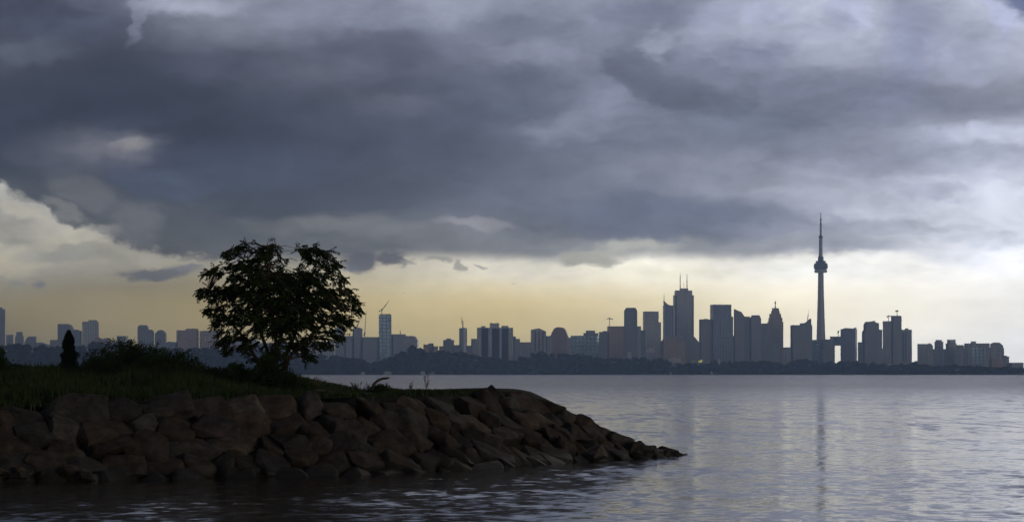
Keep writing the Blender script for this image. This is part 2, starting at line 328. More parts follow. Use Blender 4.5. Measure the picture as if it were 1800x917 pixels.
class MB:
    def __init__(s): s.v = []; s.f = []
    def add(s, vs, fs):
        k = len(s.v); s.v += [tuple(v) for v in vs]; s.f += [tuple(i+k for i in f) for f in fs]
    def box(s, x0, x1, y0, y1, z0, z1):
        s.add([(x0,y0,z0),(x1,y0,z0),(x1,y1,z0),(x0,y1,z0),(x0,y0,z1),(x1,y0,z1),(x1,y1,z1),(x0,y1,z1)],
              [(0,3,2,1),(4,5,6,7),(0,1,5,4),(1,2,6,5),(2,3,7,6),(3,0,4,7)])
    def prism(s, pts, y0, y1):                       # pts counter-clockwise seen from the front (-Y)
        n = len(pts)
        s.add([(x,y0,z) for x,z in pts]+[(x,y1,z) for x,z in pts],
              [tuple(range(n)), tuple(range(2*n-1, n-1, -1))]+[(i, i+n, (i+1)%n+n, (i+1)%n) for i in range(n)])
    def lathe(s, prof, cx=0, cy=0, n=24):
        vs = [(cx+r*math.cos(2*math.pi*k/n), cy+r*math.sin(2*math.pi*k/n), z) for r, z in prof for k in range(n)]
        fs = [(i*n+k, i*n+(k+1)%n, (i+1)*n+(k+1)%n, (i+1)*n+k) for i in range(len(prof)-1) for k in range(n)]
        fs += [tuple(range(n-1, -1, -1)), tuple(range((len(prof)-1)*n, len(prof)*n))]
        s.add(vs, fs)
    def tube(s, pts, rad, n=6):
        pts = [Vector(p) for p in pts]; vs = []
        for i, p in enumerate(pts):
            t = (pts[min(i+1, len(pts)-1)]-pts[max(i-1, 0)])
            t = t.normalized() if t.length > 1e-6 else Vector((0,0,1))
            a = t.cross(Vector((0,0,1)) if abs(t.z) < .9 else Vector((1,0,0))).normalized(); b = t.cross(a)
            r = rad[i] if isinstance(rad, (list, tuple)) else rad
            vs += [p+(a*math.cos(2*math.pi*k/n)+b*math.sin(2*math.pi*k/n))*r for k in range(n)]
        fs = [(i*n+k, i*n+(k+1)%n, (i+1)*n+(k+1)%n, (i+1)*n+k) for i in range(len(pts)-1) for k in range(n)]
        fs += [tuple(range(n-1, -1, -1)), tuple(range((len(pts)-1)*n, len(pts)*n))]
        s.add(vs, fs)
    def out(s, name, m, parent=None, loc=None, smooth=False): return raw(name, s.v, s.f, m, parent, loc, smooth)
def X(px, D): return (px-CX)/FPX*D
def Z(py, D): return CAMZ+(HY-py)/FPX*D
def interp(pts, x):
    if x <= pts[0][0]: return pts[0][1]
    for (a, b), (c, d) in zip(pts, pts[1:]):
        if x <= c: return b+(d-b)*(x-a)/(c-a)
    return pts[-1][1]

# ------------------------------------------------------------------ water and the far shore
o = raw('water', [(-6400,-300,0),(6400,-300,0),(6400,8800,0),(-6400,8800,0)], [(0,1,2,3)], 'water'); tag(o, 'calm grey lake water with fine ripples', None, kind='structure')

shoreY = lambda px: interp([(-200,4700),(500,5200),(900,6200),(1400,6500),(1800,5600),(2000,5400)], px)
wood_top = [(-120,604),(0,606),(30,603),(70,607),(110,609),(150,605),(175,600),(230,608),(300,612),(340,611),(420,612),(500,616),(560,622),(620,628),(665,634),(700,622),(722,607),(745,614),
            (790,616),(830,622),(870,630),(905,634),(925,618),(960,618),(1010,622),(1060,627),(1120,628),(1160,630),(1200,638),(1260,635),(1300,636),(1330,632),(1385,640),(1397,628),(1412,630),(1440,637),
            (1500,633),(1535,638),(1570,640),(1600,638),(1640,641),(1680,640),(1720,643),(1760,645),(1800,647),(1850,650)]
def ground_h(px, dist):                              # low bluffs rising behind the shore
    D = shoreY(px)+dist
    top = Z(interp(wood_top, px), shoreY(px)+300)
    return min(1.6+max(0, top-15)*min(1, max(0, dist-20)/260), 60)
vs = []; fs = []; cols = list(range(-1500, 3301, 25)); deps = [0, 4, 30, 90, 160, 260, 500, 1500, 2300]
for d in deps:
    for px in cols:
        D = shoreY(px)+d; x = (px-CX)/FPX*D
        vs.append((x, D, -2 if d == 0 else (1.4 if d == 4 else ground_h(px, d))))
nC = len(cols)
for i in range(len(deps)-1):
    for j in range(nC-1): fs.append((i*nC+j, i*nC+j+1, (i+1)*nC+j+1, (i+1)*nC+j))
o = raw('terrain', vs, fs, 'shore', smooth=True); tag(o, 'low wooded far shore of the lake', None, kind='structure')

def blob_tree(mb, x, y, z, r, h, rnd):               # one far crown: knobbly lump of foliage, rough outline
    bm = bmesh.new(); bmesh.ops.create_icosphere(bm, subdivisions=2, radius=1)
    off = Vector((rnd.random()*90, rnd.random()*90, rnd.random()*90))
    for v in bm.verts:
        n = mnoise.noise(v.co*2.1+off)*.45+mnoise.noise(v.co*5+off)*.25
        v.co = Vector((v.co.x*r*(1+n), v.co.y*r*(1+n), max(-.5, v.co.z)*h*.5*(1+n)))
    mb.add([(v.co.x+x, v.co.y+y, v.co.z+z+h*.5) for v in bm.verts], [tuple(v.index for v in f.verts) for f in bm.faces]); bm.free()
def woodland(label, p0, p1, n, seed, front=(8, 70), fh=(9, 14), rear=True):
    rnd = random.Random(seed); mb = MB()
    for k in range(n):
        px = rnd.uniform(p0, p1)
        isf = rnd.random() < .4
        if isf: dist = rnd.uniform(*front); h = rnd.uniform(*fh)
        else: dist = rnd.uniform(80, 380); h = rnd.uniform(10, 19)
        D = shoreY(px)+dist; gz = ground_h(px, dist)
        topz = Z(interp(wood_top, px)-rnd.uniform(-4, 2), D)
        h = min(h, max(4, topz-gz))
        blob_tree(mb, X(px, D), D, gz-1, h*rnd.uniform(.4, .75), h+1, rnd)
    tag(mb.out('woodland', 'wood'), label, 'woodland', kind='stuff')
woodland('dark wooded bluffs across the lake, left of the lone tree', -900, 480, 1500, 1)
woodland('dark wooded shore across the lake, right of the lone tree', 480, 910, 520, 2)
woodland('dark wooded shore below the mid skyline blocks', 910, 1380, 560, 3)
woodland('dark island trees below the tall slender tower, to the right edge', 1380, 2600, 1300, 4)

# ------------------------------------------------------------------ skyline
GRP = 'buildings of the far skyline'
def bld(name, label, x0, x1, yt, D=7600, m='slate', rot=None, k=.7, prof=None, ex=(), cat='building', base=None, rnd=False):
    cx = (x0+x1)/2; w = (x1-x0)/FPX*D
    a = R(rot) if rot is not None else R(random.choice([-16,-12,-8,8,12,16]))
    if prof or rnd: a = 0 if rnd else a*.4
    dpt = min(w*k, 45); ca, sa = math.cos(a), abs(math.sin(a))
    sc = (w-dpt*sa)/ca/w
    z0 = 1.0
    root = empty(name, (X(cx, D), D+dpt/2, z0), label, cat, GRP, a)
    lx = lambda px: (px-cx)/FPX*D*sc
    lz = lambda py: Z(py, D)-z0
    mb = MB()
    if rnd:
        r = w/2; zt = lz(yt)
        mb.lathe([(r, 0), (r, zt-w*.12), (r*.9, zt-w*.03), (r*.7, zt)], n=20)
    elif prof:
        mb.prism([(lx(x0), 0), (lx(x1), 0)]+[(lx(p), lz(q)) for p, q in prof], -dpt/2, dpt/2)
    else:
        mb.box(lx(x0), lx(x1), -dpt/2, dpt/2, 0, lz(yt))
    mb.out('wall', m, root)
    for e in ex:
        kind = e[0]; q = MB()
        if kind == 'roof_box':
            _, a0, a1, y1 = e[:4]; dd = dpt*.32; q.box(lx(a0), lx(a1), -dd, dd, lz(yt)-.01 if len(e) < 5 else lz(e[4]), lz(y1)); q.out('roof_box', m, root)
        elif kind == 'wing':
            _, a0, a1, y1 = e[:4]; q.box(lx(a0), lx(a1), -dpt*.4, dpt*.4, 0, lz(y1)); q.out('wing', e[4] if len(e) > 4 else m, root)
        elif kind == 'tier':
            _, a0, a1, yb, y1 = e[:5]; dd = dpt*.5*(a1-a0)/(x1-x0); q.box(lx(a0), lx(a1), -dd, dd, lz(yb)-.5, lz(y1)); q.out('setback', m, root)
        elif kind == 'mast':
            _, a0, yb, y1, ww = e; r = ww/FPX*D/2
            q.lathe([(r, lz(yb)-1), (r*.8, lz((yb+y1)/2)), (r*.3, lz(y1))], cx=lx(a0), n=6); q.out('mast', 'steel', root)
        elif kind == 'strip':
            _, a0, a1, yb, y1, mm = e; q.box(lx(a0), lx(a1), -dpt/2-.6, -dpt/2+1, lz(yb), lz(y1))
            q.out('window_strip' if mm == 'dkpanel' else 'pale_strip', mm, root)
        elif kind == 'crown':                       # wedge on the roof
            _, pts = e; q.prism([(lx(p), lz(s)) for p, s in pts], -dpt*.35, dpt*.35); q.out('roof_crown', m, root)
    return root
T = 'tower_block'; A = 'apartment_block'; O = 'office_tower'; L_ = 'low_block'
B = [
 (T,'tall narrow slab cut off by the left edge of the skyline',-14,8,543,{'ex':[('roof_box',-6,3,540)]}),
 (L_,'short grey block just right of the slab at the left edge',9,23,588,{}),
 (A,'small tapering block, second bump from the left edge',25,41,590,{'ex':[('tier',27.5,39,590,583)]}),
 (L_,'low block with one sloping shoulder, left of the narrow dark evergreen',42,62,598,{'prof':[(62,591),(50,591),(46,594),(42,602)]}),
 (L_,'very low long roof between the sloping block and the narrow evergreen',62,87,603,{'prof':[(87,606),(70,601),(62,602)]}),
 (L_,'low block left of the wide tower behind the narrow evergreen',86,102,597,{}),
 (T,'wide tower directly behind the narrow dark evergreen',101,127,569,{'prof':[(127,578),(124,572),(119,569),(101,569)]}),
 (A,'mid-height block squeezed between the two wide left towers',126,142,581,{'ex':[('roof_box',130,137,579)]}),
 (T,'tallest wide tower left of the dark shrubs, stepped roof',141,173,565,{'ex':[('roof_box',153,170,562)],'m':'grey'}),
 ('gabled_building','dark steep-gabled building in front of the wide left towers',158,190,605,{'D':6750,'prof':[(190,600),(182,597),(171,592),(158,601)],'m':'brown'}),
 (L_,'low flat block right of the dark gabled roof',181,194,594,{}),
 (L_,'little low block with one roof box near the gabled roof',192,206,600,{'ex':[('roof_box',196,201,598)]}),
 (A,'square grey block above the dark shrubs',205,223,590,{'m':'grey'}),
 (L_,'tiny dark block beside the square grey block above the shrubs',224,232,596,{'D':6900,'m':'black'}),
 (T,'round-shouldered tower, taller of the touching pair above the shrubs',241,260,571,{'prof':[(260,575),(257,571),(244,571),(241,575)]}),
 (T,'shorter rounded tower touching the taller one above the shrubs',259,270,579,{'prof':[(270,583),(267,579),(259,579)]}),
 (T,'dome-topped tower standing alone above the shrubs',272,291,579,{'prof':[(291,586),(287,581),(282,579.5),(277,581),(272,586)]}),
 (L_,'low strip of roofs right of the dome-topped tower above the shrubs',289,310,600,{'prof':[(310,601),(296,600),(289,604)]}),
 (A,'wide brown slab left of the lone tree, stepped up in the middle',307,349,580,{'m':'brown','ex':[('roof_box',325,348,577)]}),
 (A,'wide brown slab touching the crown of the lone tree',348,385,581,{'m':'brown','ex':[('strip',354,357,600,592,'conc'),('strip',362,366,602,592,'conc')]}),
 (L_,'low block half hidden by the left leaves of the lone tree',386,412,599,{}),
 (L_,'low block seen through the lower leaves of the lone tree',412,452,596,{'m':'grey'}),
 (A,'mid-rise block behind the trunk of the lone tree',452,505,602,{}),
 (L_,'low block seen under the right leaves of the lone tree',530,588,600,{'m':'grey'}),
 (T,'narrow tower peeking out right of the tree crown',588,606,575,{}),
 (L_,'low block between the tree crown and the twin thin cranes',605,620,590,{}),
 (A,'squat tower under the slanting faint crane',619,637,577,{'ex':[('roof_box',622,634,575.5)]}),
 (L_,'flat block at the foot of the upright crane',633,668,592,{}),
 (O,'blue glass tower right of the lone tree',665,688,553,{'m':'glass','rot':8,'ex':[('roof_box',667,687,551.5)]}),
 (A,'broad block attached right of the blue glass tower',686,713,587,{'ex':[('mast',704,587,580,1.6)]}),
 (A,'broad block with rounded right corner beyond the blue glass tower',707,735,590,{'prof':[(735,600),(731,592),(727,590),(707,590)],'m':'grey'}),
 (L_,'low brick block left of the tiny square one',744,754,605,{'D':6800,'m':'brown'}),
 (L_,'tiny dark square block on the wooded ridge',753,762,603,{'D':6800,'m':'black'}),
 (L_,'low brick block right of the tiny dark square block',761,770,608,{'D':6800,'m':'brown'}),
 (L_,'isolated tiny brick block on the wooded ridge',772,780,608,{'D':6800,'m':'brown'}),
 (A,'square block with a small roof box, left of the round mast tower',779,798,597,{'ex':[('roof_box',785,792,594.5)]}),
 (L_,'low dark block between square block and round mast tower',797,808,606,{}),
 (T,'slim rounded tower topped by a thin crane mast',807,821,576,{'rnd':True,'m':'grey','ex':[('mast',813.5,577,561,2.2),('mast',811.5,568,556,1)]}),
 (L_,'low link block right of the slim rounded tower',820,830,607,{}),
 (A,'block left of the white striped apartment complex',828,840,595,{}),
 (L_,'block just right of the white striped apartment complex',900,907,591,{}),
 (L_,'lower block beside the white striped complex, second to its right',905,914,595,{}),
 (L_,'long low pale block between striped complex and ribbed tower',912,935,601,{'m':'grey'}),
 (T,'vertically ribbed tower between the striped complex and the domed block',933,960,579,{'m':'pale','prof':[(960,582),(947,576.5),(933,579)],'ex':[('strip',939,941,617,582,'dkpanel'),('strip',946,948,617,582,'dkpanel'),('strip',953,955,617,582,'dkpanel')]}),
 (L_,'short shoulder block left of the domed block',960,971,590,{}),
 (A,'brown block with stepped arched roof like a dome',967,1000,587,{'m':'brown','prof':[(1000,592),(997,584),(993,576.5),(988,575),(981,574.5),(975,576.5),(970,584),(967,592)]}),
 (L_,'thin block right of the domed block',999,1005,593,{}),
 (O,'wide blue glass slab right of the domed block',1003,1054,589.5,{'m':'glass','k':.5}),
 (A,'stepped block rising behind the wide blue glass slab',1026,1052,585,{'D':7900,'ex':[('roof_box',1030,1046,580.5)]}),
 (L_,'small block left of the brown block with the hammerhead crane',1053,1069,583,{'ex':[('roof_box',1060,1068,581.5)]}),
 (A,'brown block carrying the hammerhead crane',1068,1098,573,{'m':'brown'}),
 (O,'tall tower with chamfered top right of the hammerhead crane',1097,1121,546,{'m':'slate','prof':[(1121,546),(1118,540.5),(1101,540.5),(1097,546)]}),
 (A,'shoulder block on the right of the chamfered tower',1118,1127,573,{}),
 (L_,'low block filling the gap before the flat-topped tower',1125,1136,580,{}),
 (O,'flat-topped grey tower second right of the hammerhead crane',1131,1158,547,{'m':'grey','ex':[('wing',1156,1163,566)]}),
 (O,'tower with a sloping fin and spire on its left corner',1166,1184,536.5,{'m':'black','rot':6,'ex':[('crown',[(1166.5,538),(1182,536.6),(1174,535),(1169,531),(1166.5,528)]),('mast',1167,532,516,1.3)]}),
 (L_,'brownish low block at the foot of the twin-mast tower',1163,1205,592,{'D':7200,'m':'brown','prof':[(1205,598),(1192,597),(1185,592),(1170,592),(1163,600)]}),
 (L_,'flared podium right of the twin-mast tower',1203,1231,594,{'D':7300,'prof':[(1231,603),(1222,592),(1216,588),(1203,588)]}),
 (O,'dark office tower left of the broad black skyscraper',1230,1253,561,{'m':'slate','ex':[('roof_box',1238,1244,560)]}),
 (O,'broad black flat-topped skyscraper',1250,1286,535,{'m':'black','rot':8,'ex':[('wing',1283,1290,556)]}),
 (O,'tower with a roof slanting down to the right',1291,1309,545,{'prof':[(1309,556),(1303,548),(1295,545),(1291,543)]}),
 (A,'small tower tucked right of the slant-roofed tower',1308,1319,556,{}),
 (A,'chamfered-roof tower left of the stepped spire tower',1319,1338,558,{'m':'slate','prof':[(1338,560),(1335,553.5),(1323,553.5),(1319,560)]}),
 (A,'flat block between chamfered roof and stepped spire tower',1336,1353,568,{}),
 (L_,'low broad block in front of the stepped spire tower',1342,1372,604,{'D':7100}),
 (A,'low block between the stepped spire tower and the fin-roofed block',1376,1393,610,{'m':'grey','ex':[('strip',1384,1387,633,613,'white')]}),
 (O,'dark block with an upswept fin on its right, left of the slender tower',1392,1428,571,{'m':'slate','rot':4,'ex':[('crown',[(1409,572),(1427,572),(1427,559.5),(1424,562),(1418,567),(1409,567.5)]),('mast',1422,566,552,1.6),('mast',1423.5,556,543,.7)]}),
 (L_,'blue block hiding the left foot of the slender tower',1426,1449,597,{'D':7700,'m':'glass'}),
 (A,'dark block hiding the right foot of the slender tower',1447,1467,596,{'D':7600,'m':'slate'}),
 (A,'dark tower with one raised roof corner right of the slender tower',1478,1509,578,{'m':'black','ex':[('crown',[(1479,578.5),(1508.5,578.5),(1508.5,575),(1504,577),(1487,576),(1482,577.5)])]}),
 (L_,'narrow low block between two dark towers right of the slender tower',1508,1519,601,{}),
 (A,'dark stepped-shoulder tower, third right of the slender tower',1518,1551,580,{'m':'slate','prof':[(1551,579),(1545,579),(1545,568),(1538,566),(1538,563.5),(1531,565),(1524.5,565),(1521,570),(1521,579),(1518,583)]}),
 (A,'tower left of the tallest block in the right-hand cluster',1552,1570,564,{'m':'grey'}),
 (A,'tallest block of the right-hand cluster',1568,1585,556,{'m':'slate','ex':[('roof_box',1568,1584.5,554.5)]}),
 (A,'ribbed block at the right end of the right-hand cluster',1584,1605,579,{'m':'grey','ex':[('roof_box',1592,1598,576.5),('strip',1588,1590,634,584,'dkpanel'),('strip',1593,1595,634,584,'dkpanel')]}),
 (L_,'low roofs in the gap right of the tall cluster',1604,1640,637,{'D':6400,'prof':[(1640,637),(1622,633),(1612,634),(1604,637)]}),
 (A,'leftmost pale block of the far-right row',1614,1628,604,{'m':'pale','D':7900}),
 (A,'pale block with a small domed cap in the far-right row',1627,1641,606,{'m':'pale','D':7800,'prof':[(1641,608),(1638,604),(1634,602.5),(1630,604),(1627,606)]}),
 (A,'left one of the two boxy-capped towers in the far-right row',1643,1660,600,{'m':'pale','D':7900,'ex':[('roof_box',1645,1657,597)]}),
 (A,'right one of the two boxy-capped towers in the far-right row',1664,1682,603,{'m':'pale','D':7900,'ex':[('roof_box',1666,1681,596.5)]}),
 (A,'lower pale block right of the boxy-capped towers',1681,1696,606,{'m':'pale','D':7800}),
 (A,'narrow pale block left of the glass-fronted one, far right',1695,1708,603,{'m':'pale','D':7900}),
 (A,'dark glass-fronted block in the far-right row',1706,1744,603,{'m':'pale','D':7800,'ex':[('roof_box',1707,1717,599.5),('strip',1710,1735,640,608,'glass')]}),
 (A,'pale block with cut roof corners at the right end of the row',1742,1765,603,{'m':'pale','D':7800,'prof':[(1765,607),(1758,601.5),(1747,601.5),(1742,604)]}),
 (L_,'dark low block with a thin stack at far right',1741,1763,630,{'D':6300,'m':'brown','ex':[('mast',1758,630,619,2.4)]}),
 (L_,'low block stepping down toward the right edge',1762,1774,626,{'D':6400,'ex':[('roof_box',1765,1770,624.5)]}),
 (L_,'long lowest block at the right edge of the shore',1773,1800,637,{'D':6300}),
 (L_,'fill block behind the wooded shore left of the ribbed tower',840,905,612,{'D':8000}),
 (L_,'long low block behind the foot of the two grey towers',1095,1165,600,{'D':8000}),
 (L_,'low block behind the foot of the broad black skyscraper',1226,1296,600,{'D':8100,'m':'grey'}),
 (L_,'hazy pale low block behind the boxy-capped towers, far right',1640,1700,613,{'D':7900,'m':'pale','rot':0}),
 (L_,'hazy pale low block behind the dark glass-fronted block, far right',1690,1765,611,{'D':8000,'m':'pale','rot':0}),
 (L_,'low block behind the slant-roofed tower',1286,1345,590,{'D':8200}),
 (L_,'low block behind the tall right-hand cluster',1516,1604,612,{'D':8200}),
 (L_,'low grey mass between the blue tower and the wooded ridge',640,722,606,{'D':8000}),
]
for nm, lb, x0, x1, yt, kw in B: bld(nm, lb, x0, x1, yt, **kw)
# white striped apartment complex
bld('apartment_block', 'white apartment complex with three dark vertical window strips', 838, 902, 575.5, D=6900, m='grey', rot=4, k=.4,
    ex=[('roof_box',861,877,567.5),('roof_box',882,894,572),('roof_box',845,852,572.5),('mast',863,568,565,1),('mast',874,568,564.5,1),
        ('strip',845,857,640,577,'dkpanel'),('strip',864,877,640,577,'dkpanel'),('strip',881.5,893.5,640,577,'dkpanel')])
# twin-mast tower
bld('office_tower', 'tallest square skyscraper with two white roof masts', 1187, 1217, 510, D=8000, m='grey', rot=5, k=.9,
    ex=[('wing',1184,1189,518.5,'black'),('wing',1215.5,1220.5,518.5,'black'),('roof_box',1196,1210,506.5),('mast',1196,508,479,1.7),('mast',1209,508,481,1.7),('mast',1203,508,495,.9),
        ('strip',1213.4,1214.6,575,510,'white')])  # white strip puts the sunlit right-hand face into the colour
# stepped spire tower
bld('office_tower', 'stepped tower with a short knobbed spire', 1351, 1377, 565, D=7900, m='brown', rot=3, k=.8,
    ex=[('tier',1352.5,1375.5,565,558),('tier',1354,1373.5,558,551),('tier',1357,1371,551,546),('tier',1358.5,1370,546,541),('mast',1364,542,527,2.0),('mast',1364,532,530,3.6),
        ('strip',1371.5,1374.5,612,568,'pale')])
# bridging block right of the slender tower
r_ = empty('bridge_block', (X(1469, 7700), 7700, 1), 'block bridging a gap where sky shows beneath, right of the slender tower', 'building', GRP)
q = MB(); q.box(X(1461,7700)-X(1469,7700), X(1467.5,7700)-X(1469,7700), 0, 30, 0, Z(591,7700)-1); q.out('wall', 'grey', r_)
q = MB(); q.box(X(1467.6,7700)-X(1469,7700), X(1479,7700)-X(1469,7700), 2, 26, Z(607,7700)-1, Z(591,7700)-1); q.out('bridge', 'grey', r_)

# the slender communications tower
D = 8480; s_ = D/FPX
rt = empty('observation_tower', (X(1444, D), D+20, 0), 'very tall slender concrete tower with a round pod and needle mast', 'tower')
zz = lambda py: Z(py, D)
q = MB()
for k in range(3):                                   # hexagonal core with three tapering fins
    a = R(90+120*k); prof = [(4, 0), (15.5, 0)]
    pts = [(20, 0), (16.2, zz(600)), (13.2, zz(560)), (10.6, zz(520)), (9, zz(480))]
    c, s = math.cos(a), math.sin(a)
    vs = []
    for r, z in pts: vs += [(c*r-s*3.2, s*r+c*3.2, z), (c*r+s*3.2, s*r-c*3.2, z), (-s*3.4, c*3.4, z), (s*3.4, -c*3.4, z)]
    fs = []
    for i in range(len(pts)-1):
        b0, b1 = i*4, (i+1)*4
        fs += [(b0, b0+1, b1+1, b1), (b0+1, b0+3, b1+3, b1+1), (b0+2, b0, b1, b1+2)]
    q.add(vs, fs)
q.lathe([(16.5, 0), (14.2, zz(600)), (11.6, zz(560)), (9.6, zz(520)), (8.4, zz(478))], n=12)
q.out('shaft', 'conc', rt)
q = MB(); q.lathe([(11, zz(479.3)), (21, zz(478.6)), (22, zz(477)), (22, zz(474.2)), (18, zz(473.4))], n=32); q.out('radome', 'radome', rt, smooth=False)
q = MB(); q.lathe([(18, zz(473.4)), (23, zz(472)), (24, zz(470)), (24, zz(465)), (22.5, zz(463)), (20, zz(462)), (19, zz(461.8))], n=32); q.out('pod', 'podgrey', rt)
q = MB(); q.lathe([(17, zz(461.8)), (17, zz(458)), (10, zz(457.8)), (9.5, zz(450.5)), (6.5, zz(450))], n=32); q.out('pod_roof', 'podgrey', rt)
q = MB(); q.lathe([(7, zz(450)), (6.5, zz(445)), (6, zz(418))], n=12); q.out('upper_shaft', 'conc', rt)
q = MB(); q.lathe([(6, zz(418)), (7.4, zz(417.4)), (7.4, zz(414.5)), (5, zz(413.5))], n=20); q.out('sky_pod', 'podgrey', rt)
q = MB(); q.lathe([(3.8, zz(413.5)), (3.6, zz(394)), (2.9, zz(393)), (2.6, zz(384)), (1.4, zz(383.5)), (1.0, zz(372.5))], n=8); q.out('antenna_mast', 'radome', rt)
for yy in (393, 385): q = MB(); q.lathe([(3.9, zz(yy+.9)), (3.9, zz(yy-.9))], n=10); q.out('antenna_collar', 'podgrey', rt)

# cranes
def crane(label, px, yb, yt, D, jib, wd=1.1, counter=None):
    root = empty('tower_crane', (X(px, D), D+6, Z(yb, D)), label, 'crane', 'construction cranes on the skyline')
    m = wd/FPX*D
    q = MB(); h = Z(yt, D)-Z(yb, D)
    for sx in (-1, 1):
        for sy in (-1, 1): q.box(sx*m*.5-.35, sx*m*.5+.35, sy*m*.5-.35, sy*m*.5+.35, -3, h)
    n = max(2, int(h/6))
    for i in range(n):
        z0, z1 = h*i/n, h*(i+1)/n
        for sy in (-1, 1): q.tube([(-m*.5*(1 if i % 2 else -1), sy*m*.5, z0), (m*.5*(1 if i % 2 else -1), sy*m*.5, z1)], .3, 4)
    q.out('crane_mast', 'steel', root)
    tip = ((jib[0]-px)/FPX*D, 0, Z(jib[1], D)-Z(yb, D)); bs = (0, 0, h)
    q = MB(); q.tube([bs, tip], [1.1, .6], 4); q.tube([(0, 0, h+3.5), tip], .3, 4); q.out('jib', 'steel', root)
    cj = counter or (px-(jib[0]-px)*.3, yt+1)
    q = MB(); ce = ((cj[0]-px)/FPX*D, 0, Z(cj[1], D)-Z(yb, D)); q.tube([bs, ce], 1.0, 4); q.box(ce[0]-1.8, ce[0]+1.8, -1.5, 1.5, ce[2]-3, ce[2]+1); q.out('counterweight', 'steel', root)
    q = MB(); q.box(-2, 2, -2, 2, h-1, h+4); q.out('cab', 'steel', root)
crane('luffing crane with raised jib on top of the blue glass tower', 671, 552, 545, 7600, (684, 528))
crane('tall upright crane between the tree and the blue glass tower', 641, 592, 586, 7600, (643.5, 546), .9, (639.5, 588))
crane('faint crane slanting up from the squat tower nearest the tree', 628, 576, 573, 7700, (636.5, 551), .6)
crane('hammerhead crane on the brown block left of the chamfered tower', 1071.5, 573, 560, 7600, (1066, 560), 1.0, (1076, 560))
crane('stub crane on the left of the tallest right-hand cluster block', 1562.5, 564, 556, 7600, (1570, 555.5), .5, (1560, 556))
crane('little crane standing on the tallest right-hand cluster block', 1577.5, 555, 547, 7620, (1580.5, 545.5), .6, (1575.5, 546))
crane('tiny crane above the bridging block beside the slender tower', 1474, 591, 583, 7710, (1476, 582), .5)

# pale sheds, boathouses and sails along the far water's edge
def shed(label, x0, x1, yt, yb, D, m='white', roof='roofred', name='boathouse'):
    if x0 < 800: D = shoreY(x0)+10
    w = (x1-x0)/FPX*D; zb = max(.8, Z(yb, D)); h = Z(yt, D)-zb; d = max(6, w*.5)
    root = empty(name, (X((x0+x1)/2, D), D, zb), label, 'shed', 'pale sheds and houses by the far shore')
    q = MB(); q.box(-w/2, w/2, 0, d, -6, h*.65); q.out('wall', m, root)
    q = MB(); q.prism([(-w/2-.5, h*.65), (w/2+.5, h*.65), (0, h)], -.5, d+.5); q.out('roof', roof, root)
SH = [('pale roofed shed at the water, under the tip of the upright crane', 633,641,653,657,6290,'white','white'),
 ('long pale boathouse low on the shore right of the upright crane', 672,688,652.5,656.5,6330,'pale','white'),
 ('small white hut on the shore below the wooded ridge', 739,747,652,656.5,6340,'white','white'),
 ('faint low hut right of the small white hut on the shore', 755,764,653.5,656.5,6340,'pale','pale'),
 ('pale low building among trees between ribbed tower and glass slab', 1022,1042,649,654,6400,'pale','white'),
 ('pale brownish shed just right of the pale low shore building', 1053,1063,647,655,6400,'pale','conc'),
 ('small white house in the trees below the chamfered tower', 1103,1110,617,625,6830,'white','white'),
 ('white low roof below the flat-topped grey tower', 1137,1150,610,616,6900,'white','white'),
 ('white marquee roofs left of the yellow lit spot', 1175,1197,627,633,6830,'white','white'),
 ('small pale hall beside the yellow lit spot', 1214,1224,632,638,6800,'pale','white'),
 ('thin pale column-like kiosk right of the yellow lit spot', 1262,1266,630,639,6800,'white','white'),
 ('white shed with pitched roof below the right-hand cluster', 1561,1569,639,643,6300,'white','white'),
 ('pale shore house below the far-right row', 1680,1688,648,653,5900,'pale','white'),
 ('tall pale shore post house below the dark glass-fronted block', 1734,1740,647,655,5850,'pale','white')]
for a in SH: shed(*a)
m = bpy.data.materials.new('lit_sign'); m.use_nodes = True; b = m.node_tree.nodes['Principled BSDF']
b.inputs['Base Color'].default_value = (.6,.6,.1,1); b.inputs['Emission Color'].default_value = (.9,.85,.15,1); b.inputs['Emission Strength'].default_value = .55
M['lit'] = m
D = 6780; rt = empty('lit_sign', (X(1231, D), D, ground_h(1231, 280)), 'small glowing yellow sign among trees below the dark office tower', 'sign')
q = MB(); q.box(-5, 5, 0, 1, Z(636.5,D)-rt.location.z, Z(633.5,D)-rt.location.z); q.box(1, 6, 0, 1, Z(633.4,D)-rt.location.z, Z(632,D)-rt.location.z); q.out('lit_panel', 'lit', rt)
q = MB(); q.box(-4, -3.4, .2, .8, 0, Z(636.6,D)-rt.location.z); q.box(3.4, 4, .2, .8, 0, Z(636.6,D)-rt.location.z); q.out('sign_posts', 'steel', rt)
